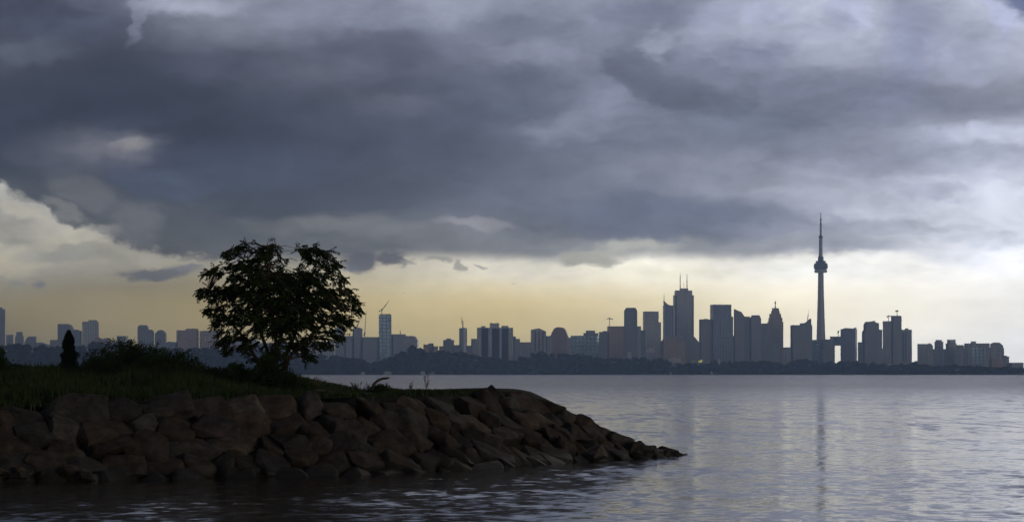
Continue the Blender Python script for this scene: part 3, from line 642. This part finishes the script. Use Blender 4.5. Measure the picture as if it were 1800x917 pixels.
def sailboat(label, px, D, h):
    root = empty('sailboat', (X(px, D), D, 0), label, 'sailboat', 'sailboats near the far shore')
    q = MB(); L = h*.42
    vs = [(-L,0,.9),(-L*.8,-1.2,.8),(L*.4,-1.3,.8),(L,0,1.1),(L*.4,1.3,.8),(-L*.8,1.2,.8),(-L*.8,0,-.3),(L*.7,0,-.3)]
    q.add(vs, [(0,1,2,3,4,5),(0,6,1),(1,6,7,2),(2,7,3),(3,7,4),(4,7,6,5),(5,6,0)]); q.out('hull', 'white', root)
    q = MB(); q.lathe([(.12,.8),(.08,h)], n=6); q.out('boat_mast', 'steel', root)
    q = MB(); q.add([(-.2,-.05,1.8),(-L*.85,-.05,1.9),(-.15,-.05,h*.97),(-.2,.05,1.8),(-L*.85,.05,1.9),(-.15,.05,h*.97)], [(0,2,1),(3,4,5),(0,1,4,3),(1,2,5,4),(2,0,3,5)])
    q.out('mainsail', 'sail', root)
    q = MB(); q.add([(.3,-.04,1.6),(L*.9,-.04,1.3),(.15,-.04,h*.8),(.3,.04,1.6),(L*.9,.04,1.3),(.15,.04,h*.8)], [(0,1,2),(3,5,4),(0,3,4,1),(1,4,5,2),(2,5,3,0)])
    q.out('jib_sail', 'sail', root)
sailboat('white sailboat on the far water left of the twin-mast tower foot', 1179, 6150, 9)
sailboat('taller white sailboat on the far water below the black skyscraper', 1251, 6200, 11)
# birds
def bird(label, px, py, D, span, rz):
    root = empty('bird', (X(px, D), D, Z(py, D)), label, 'bird', 'birds in flight above the skyline', rz)
    q = MB(); q.lathe([(.005,-span*.22),(span*.045,-span*.1),(span*.055,0),(span*.04,span*.12),(span*.02,span*.2)], n=8)
    ob = q.out('body', 'bird', root); ob.rotation_euler = (R(85), 0, 0)
    for s in (-1, 1):
        q = MB(); q.add([(0,-.06*span,.02),(s*.25*span,-.07*span,.12*span),(s*.5*span,.03*span,.05*span),(s*.25*span,.07*span,.11*span),(0,.08*span,.02),
                         (0,-.06*span,0),(s*.25*span,-.07*span,.10*span),(s*.5*span,.03*span,.045*span),(s*.25*span,.07*span,.09*span),(0,.08*span,0)],
                        [(0,1,3,4),(1,2,3),(5,9,8,6),(6,8,7),(0,5,6,1),(1,6,7,2),(2,7,8,3),(3,8,9,4)]); q.out('wing', 'bird', root)
bird('dark bird flying in the yellow sky left of the skyscrapers', 903, 499, 700, 1.3, R(20))
bird('tiny bird high above the blue glass tower crane', 711, 515, 900, 1.0, R(-35))
bird('tiny bird low over the slim rounded tower', 765, 582, 1000, .9, R(10))

# ------------------------------------------------------------------ the near bank
YF = [(-60,66),(-40,69),(-22,72),(-15.5,73.4),(-11,75.2),(-5.4,78.2),(-2.5,81.5),(0,85.8),(2.2,89.6),(4.3,92.8),(6.4,95.6),(7.4,97.4)]
YB = [(-60,200),(-25,170),(-15,140),(-9,116),(-5,108),(0,101),(3,99.5),(5,98.8),(7.4,98)]
HM = [(-60,2.2),(-12,2.2),(-7,2.4),(-1,2.62),(.6,2.5),(2.2,1.75),(4.3,.8),(5.2,.45),(6.4,.2),(7.4,0)]
def yf(x): return interp(YF, x)
def slope_cos(x):
    return 1/math.sqrt(1+((yf(x+.4)-yf(x-.4))/.8)**2)
def bank_z(x, y):
    c = slope_cos(x)
    rise = .65*max(0, min(1, (y-yf(x)*1.0-6)/9))*max(0, min(1, (-6-x)/3))
    return min(interp(HM, x)+rise, (y-yf(x))*c/1.35, (interp(YB, x)-y)*.6)
xs = [-60+i*.45 for i in range(int(68.4/.45)+1)]
vs = []; fs = []; NY = 60
for x in xs:
    y0, y1 = yf(x)-1.0, interp(YB, x)+2
    for j in range(NY):
        t = (j/(NY-1))**1.5; y = y0+(y1-y0)*t
        z = bank_z(x, y)-.32+.1*mnoise.noise(Vector((x*.6, y*.6, 0)))
        if y > yf(x)+5: z += .32*min(1, (y-yf(x)-5)/2)
        vs.append((x, y, z))
for i in range(len(xs)-1):
    for j in range(NY-1): fs.append((i*NY+j, (i+1)*NY+j, (i+1)*NY+j+1, i*NY+j+1))
o = raw('ground', vs, fs, 'soil', smooth=True); tag(o, 'dark earth bank of the point behind the boulders', None, kind='structure')

# boulders
TONES = [('dark brown',(.075,.062,.053)),('grey',(.09,.086,.084)),('rust-brown',(.09,.068,.055)),('tan',(.125,.106,.088)),('charcoal',(.058,.056,.056)),('mauve-grey',(.082,.073,.074))]
rocks = []
def rock_mesh(rnd, l, d, h):
    bm = bmesh.new()
    for _ in range(rnd.randint(18, 26)):
        p = Vector((rnd.uniform(-1,1), rnd.uniform(-1,1), rnd.uniform(-1,1)))
        mxx = max(abs(p.x), abs(p.y), abs(p.z)); box = p/mxx; sph = p.normalized()
        p = box.lerp(sph, rnd.uniform(.1, .5))*rnd.uniform(.9, 1.0)
        bm.verts.new((p.x*l/2, p.y*d/2, p.z*h/2))
    r = bmesh.ops.convex_hull(bm, input=bm.verts)
    bmesh.ops.delete(bm, geom=[v for v in bm.verts if not v.link_faces], context='VERTS')
    bmesh.ops.dissolve_limit(bm, angle_limit=R(22), verts=bm.verts, edges=bm.edges)
    bmesh.ops.bevel(bm, geom=list(bm.edges), offset=.07, segments=2, profile=.6, affect='EDGES', clamp_overlap=True)
    bmesh.ops.triangulate(bm, faces=bm.faces)
    bmesh.ops.subdivide_edges(bm, edges=[e for e in bm.edges if e.calc_length() > .16], cuts=2, use_grid_fill=True)
    bmesh.ops.triangulate(bm, faces=bm.faces)
    off = Vector((rnd.random()*50, rnd.random()*50, rnd.random()*50))
    for v in bm.verts:
        n = mnoise.noise(v.co*2.2+off)*.085+mnoise.noise(v.co*6+off)*.026
        v.co += v.co.normalized()*n
    me = bpy.data.meshes.new('boulder'); bm.to_mesh(me); bm.free()
    me.polygons.foreach_set('use_smooth', [True]*len(me.polygons))
    return me
def put_rock(rnd, x, y, z, l, d, h, yaw, pitch, roll, tone, level):
    me = rock_mesh(rnd, l, d, h); o = link('boulder', me, 'rock', None, (x, y, z))
    o.rotation_euler = (pitch, roll, yaw)
    k = rnd.uniform(.42, .8); c = TONES[tone][1]; o.color = (c[0]*k, c[1]*k, c[2]*k, 1)
    rocks.append((o, x/y*FPX+CX, level, tone, l))
rnd = random.Random(5)
levels = [(-.12,'half sunk at the waterline'),(.42,'in the lowest dry course'),(.98,'in the middle course'),(1.55,'in the upper course'),(2.12,'in the top course'),(2.5,'on the crest')]
for li, (lz_, lw) in enumerate(levels):
    x = -17.6+rnd.uniform(0, .6)
    while x < 6.8:
        l = rnd.choice([rnd.uniform(.7, 1.05), rnd.uniform(1.0, 1.4), rnd.uniform(1.35, 1.8)])
        c = slope_cos(x); x += l*.45*c
        zmax = interp(HM, x)
        if x > 6.8: break
        if lz_ <= zmax+.12 and not (li == 5 and x < -.8):
            if x > 3.6: l = min(l, 1.15)
            if li == 0 and x < -13.5 : l = min(l, 1.1)
            hh = rnd.uniform(.6, .9)*(1 if x < 3 else .8); dd = rnd.uniform(1.0, 1.5)*(1 if x < 3 else .85)
            z = min(lz_, zmax)+rnd.uniform(-.17, .13)
            ny = yf(x)+(z*1.35-.05)/c+rnd.uniform(-.12, .12)+(.35 if li == 5 else 0)
            yaw = math.atan2(yf(x+.4)-yf(x-.4), .8)
            tone = rnd.choices(range(6), [5,3,3,2,2,3])[0]
            roll = rnd.uniform(-.38, .38)+(.3 if x > -4 else 0)
            pitch = rnd.uniform(.35, .85)
            if x > -.6: roll = rnd.uniform(.12, .42); pitch = rnd.uniform(.42, .68); hh *= .8
            if x > -.6 and lz_ > zmax-.3: pitch = .15; roll = .42; z = min(z, zmax)-.16; l = min(l, 1.3)
            put_rock(rnd, x, ny, z-(.12 if li < 4 else (.2 if li == 4 else .34) if x < -.6 else .17), l*1.24, dd, hh, yaw+rnd.uniform(-.4,.4), pitch, roll*.7, tone, li)
        x += l*.45*c
# rocks of the crest line on the sloping head
for x in [.3,1.1,1.9,2.6,3.3,4.0,4.7]:
    z = interp(HM, x); put_rock(rnd, x, yf(x)+z*1.35/slope_cos(x)+.45, z-.3, rnd.uniform(1.1,1.5), 1.3, .5, .75+rnd.uniform(-.15,.15), .12, rnd.uniform(.2,.32), rnd.choice([0,2,4,5]), 5)
# the point: small dark stones running into the water
for px, y, top, l, tn in [(1112,93.6,773,.75,0),(1119,94.2,777,.7,4),(1134,95,778,1.0,4),(1148,95.6,788,.9,0),(1160,96,791,.7,4),(1174,96.6,782,.95,4),(1186,96.9,790,.9,0),(1198,97.2,797,.6,4),(1128,94.0,797,.9,5),(1155,94.9,799,.9,4),(1090,92.0,792,.9,1),(1043,90.5,783,1.0,3),(1166,96.3,800,1.0,4),(1182,96.7,800,.9,0),(1194,97.0,801,.8,4),(1206,97.3,802,.55,4),(1142,95.3,800,.9,1)]:
    z = Z(top, y)-.28; put_rock(rnd, X(px, y), y, z, l, .8, .62, .5+rnd.uniform(-.5,.5), rnd.uniform(-.3,.3), rnd.uniform(-.3,.4), tn, 6)
# loose rubble at the lower left
for k in range(20):
    px = rnd.uniform(-5, 165); y = yf(X(px, 72.5))+rnd.uniform(-.9, .3)
    s = rnd.uniform(.22, .5); put_rock(rnd, X(px, y), y, max(.02, (y-yf(X(px,y)))*.5)+rnd.uniform(0,.3), s*1.3, s, s*.8, rnd.uniform(0,3), rnd.uniform(-.4,.4), rnd.uniform(-.4,.4), rnd.choice([3,3,2,1]), 7)
segs = [(70,'at far left'),(150,'below the narrow evergreen'),(240,'below the dark shrubs'),(340,'under the right end of the shrubs'),(430,'just left of the lone tree'),(530,'right below the lone tree'),
        (640,'between the tree and the driftwood'),(720,'below the driftwood'),(800,'below the dry weeds'),(900,'under the highest hump of the crest'),(1000,'where the crest starts to fall'),(1100,'on the falling nose'),(1300,'at the pointed tip')]
lvw = [w for _, w in levels]+['in the small rocks running into the water','in the loose rubble at the water']
lab = {}
for o, px, lv, tn, l in rocks:
    seg = next(s for a, s in segs if px < a)
    size = 'small' if l < .7 else ('compact' if l < 1.15 else ('blocky' if l < 1.5 else 'long'))
    if lv >= 6: seg = 'by the tip' if lv == 6 else seg
    lab.setdefault(f"{size} {TONES[tn][0]} boulder {lvw[lv]}, {seg}", []).append((px, o))
for k, ls in lab.items():
    ls.sort(key=lambda t: t[0])
    n = len(ls); words = {2: ['leftmost','rightmost'], 3: ['leftmost','middle','rightmost']}.get(n)
    for i, (px, o) in enumerate(ls):
        w = '' if n == 1 else ((words[i]+' ') if words else ['leftmost','second from left','third from left','fourth from left','fifth from left','sixth from left','seventh from left','eighth from left'][i]+' ' if i < 8 else ('ninth','tenth','eleventh','twelfth','thirteenth')[min(i-8,4)]+' from left ')
        t = (w+k).split(); 
        if len(t) > 16: t = [x for x in t if x not in ('the', 'just', 'right')][:16]
        tag(o, ' '.join(t), 'boulder', 'boulders of the breakwater')

# grass on the bank
rg = random.Random(9)
def blades(name, label, n, fx, hfun, m, kind='stuff', cat='grass', wid=.022):
    vs = []; fs = []
    for _ in range(n):
        x, y = fx(rg); z = bank_z(x, y)-.05
        if z < .5: continue
        h = hfun(x, y)*rg.uniform(.5, 1.15); a = rg.uniform(0, math.pi*2); w = wid*rg.uniform(.7, 1.5)
        dx_, dy_ = math.cos(a)*w, math.sin(a)*w; lx_, ly_ = rg.gauss(0, .22)*h, rg.gauss(0, .22)*h
        k = len(vs)
        vs += [(x-dx_,y-dy_,z),(x+dx_,y+dy_,z),(x+lx_*.4+dx_*.7,y+ly_*.4+dy_*.7,z+h*.6),(x+lx_*.4-dx_*.7,y+ly_*.4-dy_*.7,z+h*.6),(x+lx_,y+ly_,z+h)]
        fs += [(k,k+1,k+2,k+3),(k+3,k+2,k+4)]
    tag(raw(name, vs, fs, m), label, cat, kind=kind)
def gx(r_):
    x = r_.uniform(-21, .2) if r_.random() < .75 else r_.uniform(-21, -6)
    d = 3.3/slope_cos(x)+abs(r_.gauss(0, 1))*(6 if x < -9 else 5) if r_.random() < .7 else r_.uniform(3, 26)
    return x, yf(x)+d
def gh(x, y):
    base = interp([(-22,.95),(-16,.9),(-12.5,.85),(-10,.75),(-8.5,.55),(-6.5,.3),(-4,.2),(-1.5,.12),(0,.08)], x)
    return base*.78*(.45+.75*mnoise.noise(Vector((x*.5, y*.35, 3)))+.35) * (.4 if y < yf(x)+4.3 else 1)
blades('grass', 'rough dark green grass and ground cover on the bank top', 60000, gx, gh, 'grass')

# ------------------------------------------------------------------ vegetation
def leaf_add(vs, fs, p, d, L, w, r_):                # pointed leaflet, folded along its midrib
    d = d.normalized(); s = d.cross(Vector((r_.uniform(-1,1), r_.uniform(-1,1), r_.uniform(-1,1))))
    if s.length < 1e-3: s = Vector((1,0,0))
    s.normalize(); u = s.cross(d)*w*.3
    k = len(vs); vs += [p, p+d*L*.45+s*w+u, p+d*L, p+d*L*.45-s*w+u]; fs += [(k,k+1,k+2),(k,k+2,k+3)]
def bush(label, cx, cy, lumps, n, m='leafdk', leaf=.075, name='shrub', group=None, stems=6, seed=1):
    r_ = random.Random(seed); z0 = bank_z(cx, cy)-.1
    root = empty(name, (cx, cy, z0), label, 'shrub', group)
    vs = []; fs = []; q = MB(); tot = sum(a[3]*a[4] for a in lumps)
    for (lx, ly, lz, rx, rz) in lumps:
        for k in range(int(n*rx*rz/tot)):
            v = Vector((r_.gauss(0,1), r_.gauss(0,1), r_.gauss(0,1))).normalized()*(r_.random()**.4)
            f = 1+.35*mnoise.noise(v*2+Vector((lx,ly,seed)))
            p = Vector((lx+v.x*rx*f, ly+v.y*rx*f, max(.02, lz+v.z*rz*f)))
            for _ in range(3): leaf_add(vs, fs, p+Vector((r_.gauss(0,.04),)*3), Vector((v.x+r_.gauss(0,.6), v.y+r_.gauss(0,.6), v.z+r_.gauss(0,.6))), leaf*r_.uniform(.7,1.5), leaf*.3, r_)
        for k in range(stems):
            v = Vector((r_.uniform(-1,1), r_.uniform(-1,1), r_.uniform(.2,1)))
            q.tube([(lx*.5, ly*.5, 0), (lx+v.x*rx*.4, ly+v.y*rx*.4, lz*.6), (lx+v.x*rx*.8, ly+v.y*rx*.8, lz+v.z*rz*.85)], [.03,.018,.006], 5)
    raw('foliage', vs, fs, m, root); q.out('stem', 'bark', root)
    return root
SG = 'dark shrubs on the bank'
bush('broad dark shrub right of the narrow evergreen, tallest of the row', X(215,103), 103, [(-.9,0,.7,.8,.75),(0,0,.9,1.0,1.0),(.9,.2,.85,.85,.85),(.3,.4,1.0,.6,.75)], 5200, seed=1, group=SG)
bush('rounded dark shrub at the right end of the shrub row', X(300,102), 102, [(-.5,0,.7,.8,.8),(.4,0,.65,.8,.75),(1.1,0,.35,.6,.55)], 4200, seed=2, group=SG)
bush('low shrub between the two big rounded shrubs', X(255,100.5), 100.5, [(0,0,.5,.8,.6),(.7,0,.4,.5,.5)], 2200, seed=3, group=SG)
bush('low dark shrub between the narrow evergreen and the shrub row', X(172,101), 101, [(0,0,.55,.5,.55)], 1500, seed=4, group=SG)
bush('shrub at the very left edge of the bank', X(-14,90), 90, [(0,0,.7,.6,.9)], 2200, seed=5, group=SG)
bush('low scrub left of the narrow evergreen', X(60,96), 96, [(-.8,0,.35,.8,.45),(.4,0,.35,.7,.4)], 2400, seed=6, group=SG)
bush('dense bush wrapped around the foot of the lone tree', X(478,86.5), 86.5, [(-.4,0,.45,.55,.5),(.2,0,.45,.6,.5),(.75,0,.28,.45,.32),(-.2,.1,.95,.32,.45)], 4200, seed=7, group=SG, leaf=.08)
bush('small leaning sapling left of the lone tree foot', X(432,87), 87, [(-.35,0,.85,.3,.14),(-.05,0,.55,.16,.22)], 420, seed=8, group=SG, leaf=.07, stems=3)
bush('pale leafy tuft right of the lone tree foot', X(535,85.5), 85.5, [(0,0,.3,.35,.32),(.3,0,.22,.25,.22)], 700, m='grass', seed=9, group=SG, leaf=.06)

bush('low wide scrub between the left edge and the narrow evergreen', X(30,92), 92, [(-.9,0,.3,.8,.42),(.2,.2,.3,.8,.4),(1.1,0,.28,.6,.36)], 3200, seed=21, group=SG)
bush('low wide scrub around the foot of the narrow evergreen', X(128,92), 92, [(-.5,0,.3,.7,.45),(.5,.2,.35,.8,.45),(1.4,0,.3,.7,.4)], 3200, seed=22, group=SG)
bush('low scrub below the rounded end of the shrub row', X(335,95), 95, [(-.8,0,.3,.8,.45),(.3,.2,.3,.8,.4),(1.2,0,.22,.6,.3)], 3000, seed=23, group=SG)
bush('low scrub between the shrub row and the lone tree', X(405,92), 92, [(-.5,0,.25,.7,.34),(.5,.2,.22,.7,.3)], 2000, seed=24, group=SG)
# narrow conifer
def conifer(cx, cy, H, label):
    r_ = random.Random(3); z0 = bank_z(cx, cy)-.1; root = empty('conifer', (cx, cy, z0), label, 'tree')
    q = MB(); q.tube([(0,0,0),(0,0,H*.5),(0,0,H)], [.07,.04,.01], 7); q.out('trunk', 'bark', root)
    vs = []; fs = []
    for k in range(2600):
        t = r_.random()**.8; z = .1+t*(H-.15); wmax = interp([(0,.30),(.3,.28),(.6,.25),(.8,.19),(.93,.11),(1,.03)], t)*(1+.5*mnoise.noise(Vector((t*9, 2.2, 0))))
        a = r_.uniform(0, 6.28); rr = wmax*(r_.random()**.5)*(1+.5*mnoise.noise(Vector((math.cos(a)*1.5, math.sin(a)*1.5, t*8))))
        p = Vector((math.cos(a)*rr, math.sin(a)*rr, z))
        for _ in range(3): leaf_add(vs, fs, p, Vector((math.cos(a), math.sin(a), r_.uniform(.3, 1.6))), r_.uniform(.09,.17)*(1.15-.75*t), .018, r_)
    raw('crown', vs, fs, 'conif', root)
conifer(X(121,94), 94, 2.12, 'narrow dark evergreen standing on the bank at left')

# weeds
def weed(label, px, y, top, seed, n=7, m='dry', spread=.12, heads=True):
    r_ = random.Random(seed); x = X(px, y); z0 = bank_z(x, y)-.1; H = Z(top, y)-z0
    root = empty('weed', (x, y, z0), label, 'weed', 'weeds on the bank crest')
    for i in range(n):
        q = MB(); a = r_.uniform(-spread, spread); h = H*r_.uniform(.6, 1)
        pts = [(r_.uniform(-.05,.05), 0, 0), (a*.4, r_.uniform(-.04,.04), h*.5), (a, r_.uniform(-.08,.08), h)]
        q.tube(pts, [.008,.006,.004], 4); st = q.out('stem', m, root)
        if heads:
            vs = []; fs = []
            for _ in range(26):
                t = r_.uniform(.55, 1); leaf_add(vs, fs, Vector((a*t, pts[2][1]*t, h*t)), Vector((r_.uniform(-1,1), r_.uniform(-1,1), r_.uniform(.2,1))), r_.uniform(.03,.06), .012, r_)
            raw('seed_head', vs, fs, m, st)
weed('tall dry weed with a feathery head on the crest, rightmost', 749, 91, 659, 1, 5, spread=.1)
weed('short double-stemmed dry weed left of the tall dry weed', 721, 91, 669, 2, 5, spread=.12)
weed('faint wispy weed clump left of the driftwood', 630, 92, 668, 3, 12, spread=.45, m='grass', heads=True)
weed('pale reedy weeds right of the lone tree foot', 556, 87, 662, 4, 8, spread=.25)
weed('pale tuft of dry weeds left of the lone tree foot', 421, 90, 650, 5, 8, spread=.25)
weed('leafy weed beside the dark hump behind the driftwood', 650, 90, 672, 6, 6, spread=.2, m='grass')
# driftwood
D = 89.0; bx, bz = X(657, D), bank_z(X(657, D), D)
rt = empty('driftwood', (bx, D, bz-.1), 'dark curved driftwood branch rising from the bank crest', 'driftwood')
q = MB(); f = lambda px, py: ((px-657)/FPX*D, 0, Z(py, D)-bz+.1)
q.tube([f(653,684), f(658,674), (f(664,668.5)[0], .05, f(664,668.5)[2]), (f(672,665)[0], .1, f(672,665)[2]), f(679,664.5), f(685,663.5)], [.06,.055,.05,.045,.04,.02], 8)
q.out('branch', 'drift', rt, smooth=True)
q = MB(); q.tube([f(664,668.5), (f(660,672)[0], .4, f(660,672)[2])], [.03,.01], 6); q.out('side_stub', 'drift', rt)
bush('low dark leafy hump behind the driftwood', X(668,90), 90, [(0,0,.2,.38,.2)], 700, seed=12, group=SG, leaf=.06)
D = 84; rt = empty('driftwood', (X(560, D), D, bank_z(X(560,D), D)), 'low dark log lying on the crest right of the lone tree', 'driftwood')
q = MB(); q.tube([(-.25,0,.12),(.0,.05,.2),(.5,.1,.12),(1.0,.2,.06)], [.05,.07,.06,.03], 8); q.out('branch', 'drift', rt, smooth=True)

# ------------------------------------------------------------------ the lone tree
rl = random.Random(21)
TD = 88.0; tx = X(487, TD); tz = bank_z(tx, TD)-.15
tree = empty('broadleaf_tree', (tx, TD, tz), 'lone multi-stemmed leafy tree on the rocky point', 'tree')
def tp(px, py, dy=0.0): return Vector(((px-487)/FPX*TD, dy, Z(py, TD)-tz))
lobes = [(a,b,c*.93,d*.95,int(e*(1.12 if e > 60 else .64)),f) for a,b,c,d,e,f in [(432,448,38,24,26,1.0),(400,462,26,18,14,.7),(386,510,38,20,26,.9),(470,452,38,26,30,1.0),(505,478,24,18,12,.7),(553,446,36,22,16,.6),(580,468,24,24,12,.7),
         (455,500,62,40,95,1.2),(530,505,62,42,90,1.2),(590,515,36,28,38,.9),(480,550,88,34,110,1.3),(568,560,52,26,46,1.0),(400,545,32,22,20,.7),
         (398,580,30,20,14,.5),(425,595,30,18,12,.4),(500,590,50,24,34,.7),(560,592,34,16,14,.5),(480,622,24,26,18,.5),(448,610,24,18,10,.5),(520,606,28,16,12,.5)]]+[(a,b,c,d,4,1) for a,b,c,d in [
 (404,432,14,9),(428,424,12,8),(462,430,12,8),(478,425,10,7),(536,432,10,7),(552,428,14,9),(575,436,14,10),(590,455,12,8),(368,470,16,9),(352,506,12,7),(600,480,14,8),(622,522,12,9),
 (628,540,8,7),(372,540,14,9),(383,565,12,8),(392,596,14,8),(612,560,14,9),(560,605,16,8),(540,625,12,10),(404,612,12,6),(598,590,12,8)]]
stems = [[(484,700),(478,660),(466,615),(448,560),(435,500),(430,440)],
         [(486,700),(488,655),(486,605),(482,550),(474,490),(476,440)],
         [(490,700),(497,655),(508,610),(526,560),(545,500),(556,440)],
         [(488,700),(494,660),(514,618),(552,585),(590,545),(612,522)],
         [(482,700),(472,665),(452,628),(420,585),(390,545),(365,512)],
         [(485,700),(484,660),(478,620),(500,570),(520,520),(520,470)]]
depths = [.5,-.5,.3,-.4,.1,1.0]
skel = []
for st, dp in zip(stems, depths):
    q = MB(); pts = []
    n = len(st)
    for i, (a, b) in enumerate(st): pts.append(tp(a+rl.uniform(-3,3), b, dp*(i/(n-1))**1.2*1.6))
    fine = []
    for i in range(n-1):
        for t in (0, .33, .66): fine.append(pts[i].lerp(pts[i+1], t)+Vector((rl.gauss(0,.02), rl.gauss(0,.02), 0)))
    fine.append(pts[-1]); m_ = len(fine)
    rad = [.085*(1-i/(m_-1))**.8+.008 for i in range(m_)]
    q.tube(fine, rad, 8); q.out('trunk' if st is stems[1] else 'limb', 'bark', tree, smooth=True)
    skel += fine[3:]
lv, lf = [], []; tw = MB()
sprays = []
for (a, b, ra, rb, cnt, dens) in lobes:
    a = 487+(a-487)*.94; b = 690+(b-690)*.965
    for _ in range(int(cnt*2.0)):
        v = Vector((rl.gauss(0,1), rl.gauss(0,1), rl.gauss(0,1))).normalized()*(rl.random()**.36)
        c = tp(a, b); rx, rz = ra/FPX*TD, rb/FPX*TD
        dyc = rl.uniform(-.5,.5) if b < 520 else 0
        p = Vector((c.x+v.x*rx, dyc+v.y*rx*1.3, c.z+v.z*rz))
        sprays.append((p, v)) if min((q_-p).length for q_ in skel) < 1.25 else None
centre = tp(487, 560)
for p, v in sprays:
    base = min(skel, key=lambda s: (s-p).length+max(0, s.z-p.z)*1.2)
    if (base-p).length > .1:
        mid = base.lerp(p, .55)+Vector((0, 0, .12*(p-base).length))
        tw.tube([base, mid, p], [.014,.009,.004], 4)
    outd = (p-centre); outd.z *= .5; outd = outd.normalized() if outd.length > .01 else Vector((1,0,0))
    for _ in range(rl.randint(3, 5)):                # pinnate sprays that arch out and droop
        d = Vector((outd.x+rl.gauss(0,.65), outd.y+rl.gauss(0,.65), rl.uniform(-.35,.8))).normalized()
        Ls = rl.uniform(.18, .36); pp = p.copy(); npair = rl.randint(5, 8)
        pend = []
        for k in range(npair):
            d = (d+Vector((0,0,-.15))).normalized(); pp = pp+d*Ls/npair; pend.append(pp.copy())
            side = d.cross(Vector((0,0,1)));
            if side.length < .05: side = Vector((1,0,0))
            side.normalize()
            for s in (-1, 1): leaf_add(lv, lf, pp, side*s*.8+d*.6+Vector((0,0,-.45+rl.gauss(0,.15))), rl.uniform(.085,.13), .021, rl)
        leaf_add(lv, lf, pp, d, .11, .022, rl)
tw.out('twigs', 'bark', tree)
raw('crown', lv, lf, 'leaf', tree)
print('leaves', len(lf), 'rocks', len(rocks))

# ------------------------------------------------------------------ haze: even moist air over the lake
m = bpy.data.materials.new('haze_air'); m.use_nodes = True; nt = m.node_tree; nt.nodes.remove(nt.nodes['Principled BSDF'])
pv = nt.nodes.new('ShaderNodeVolumePrincipled'); pv.inputs['Color'].default_value = (.43,.62,.96,1); pv.inputs['Anisotropy'].default_value = .6; pv.inputs['Density'].default_value = 0.98e-4
nt.links.new(pv.outputs[0], nt.nodes['Material Output'].inputs['Volume']); M['haze'] = m
q = MB(); q.box(-6500, 6500, -400, 8950, -6, 620); o = q.out('haze', 'haze'); tag(o, 'thin blue-grey evening haze over the lake', 'haze', kind='stuff')
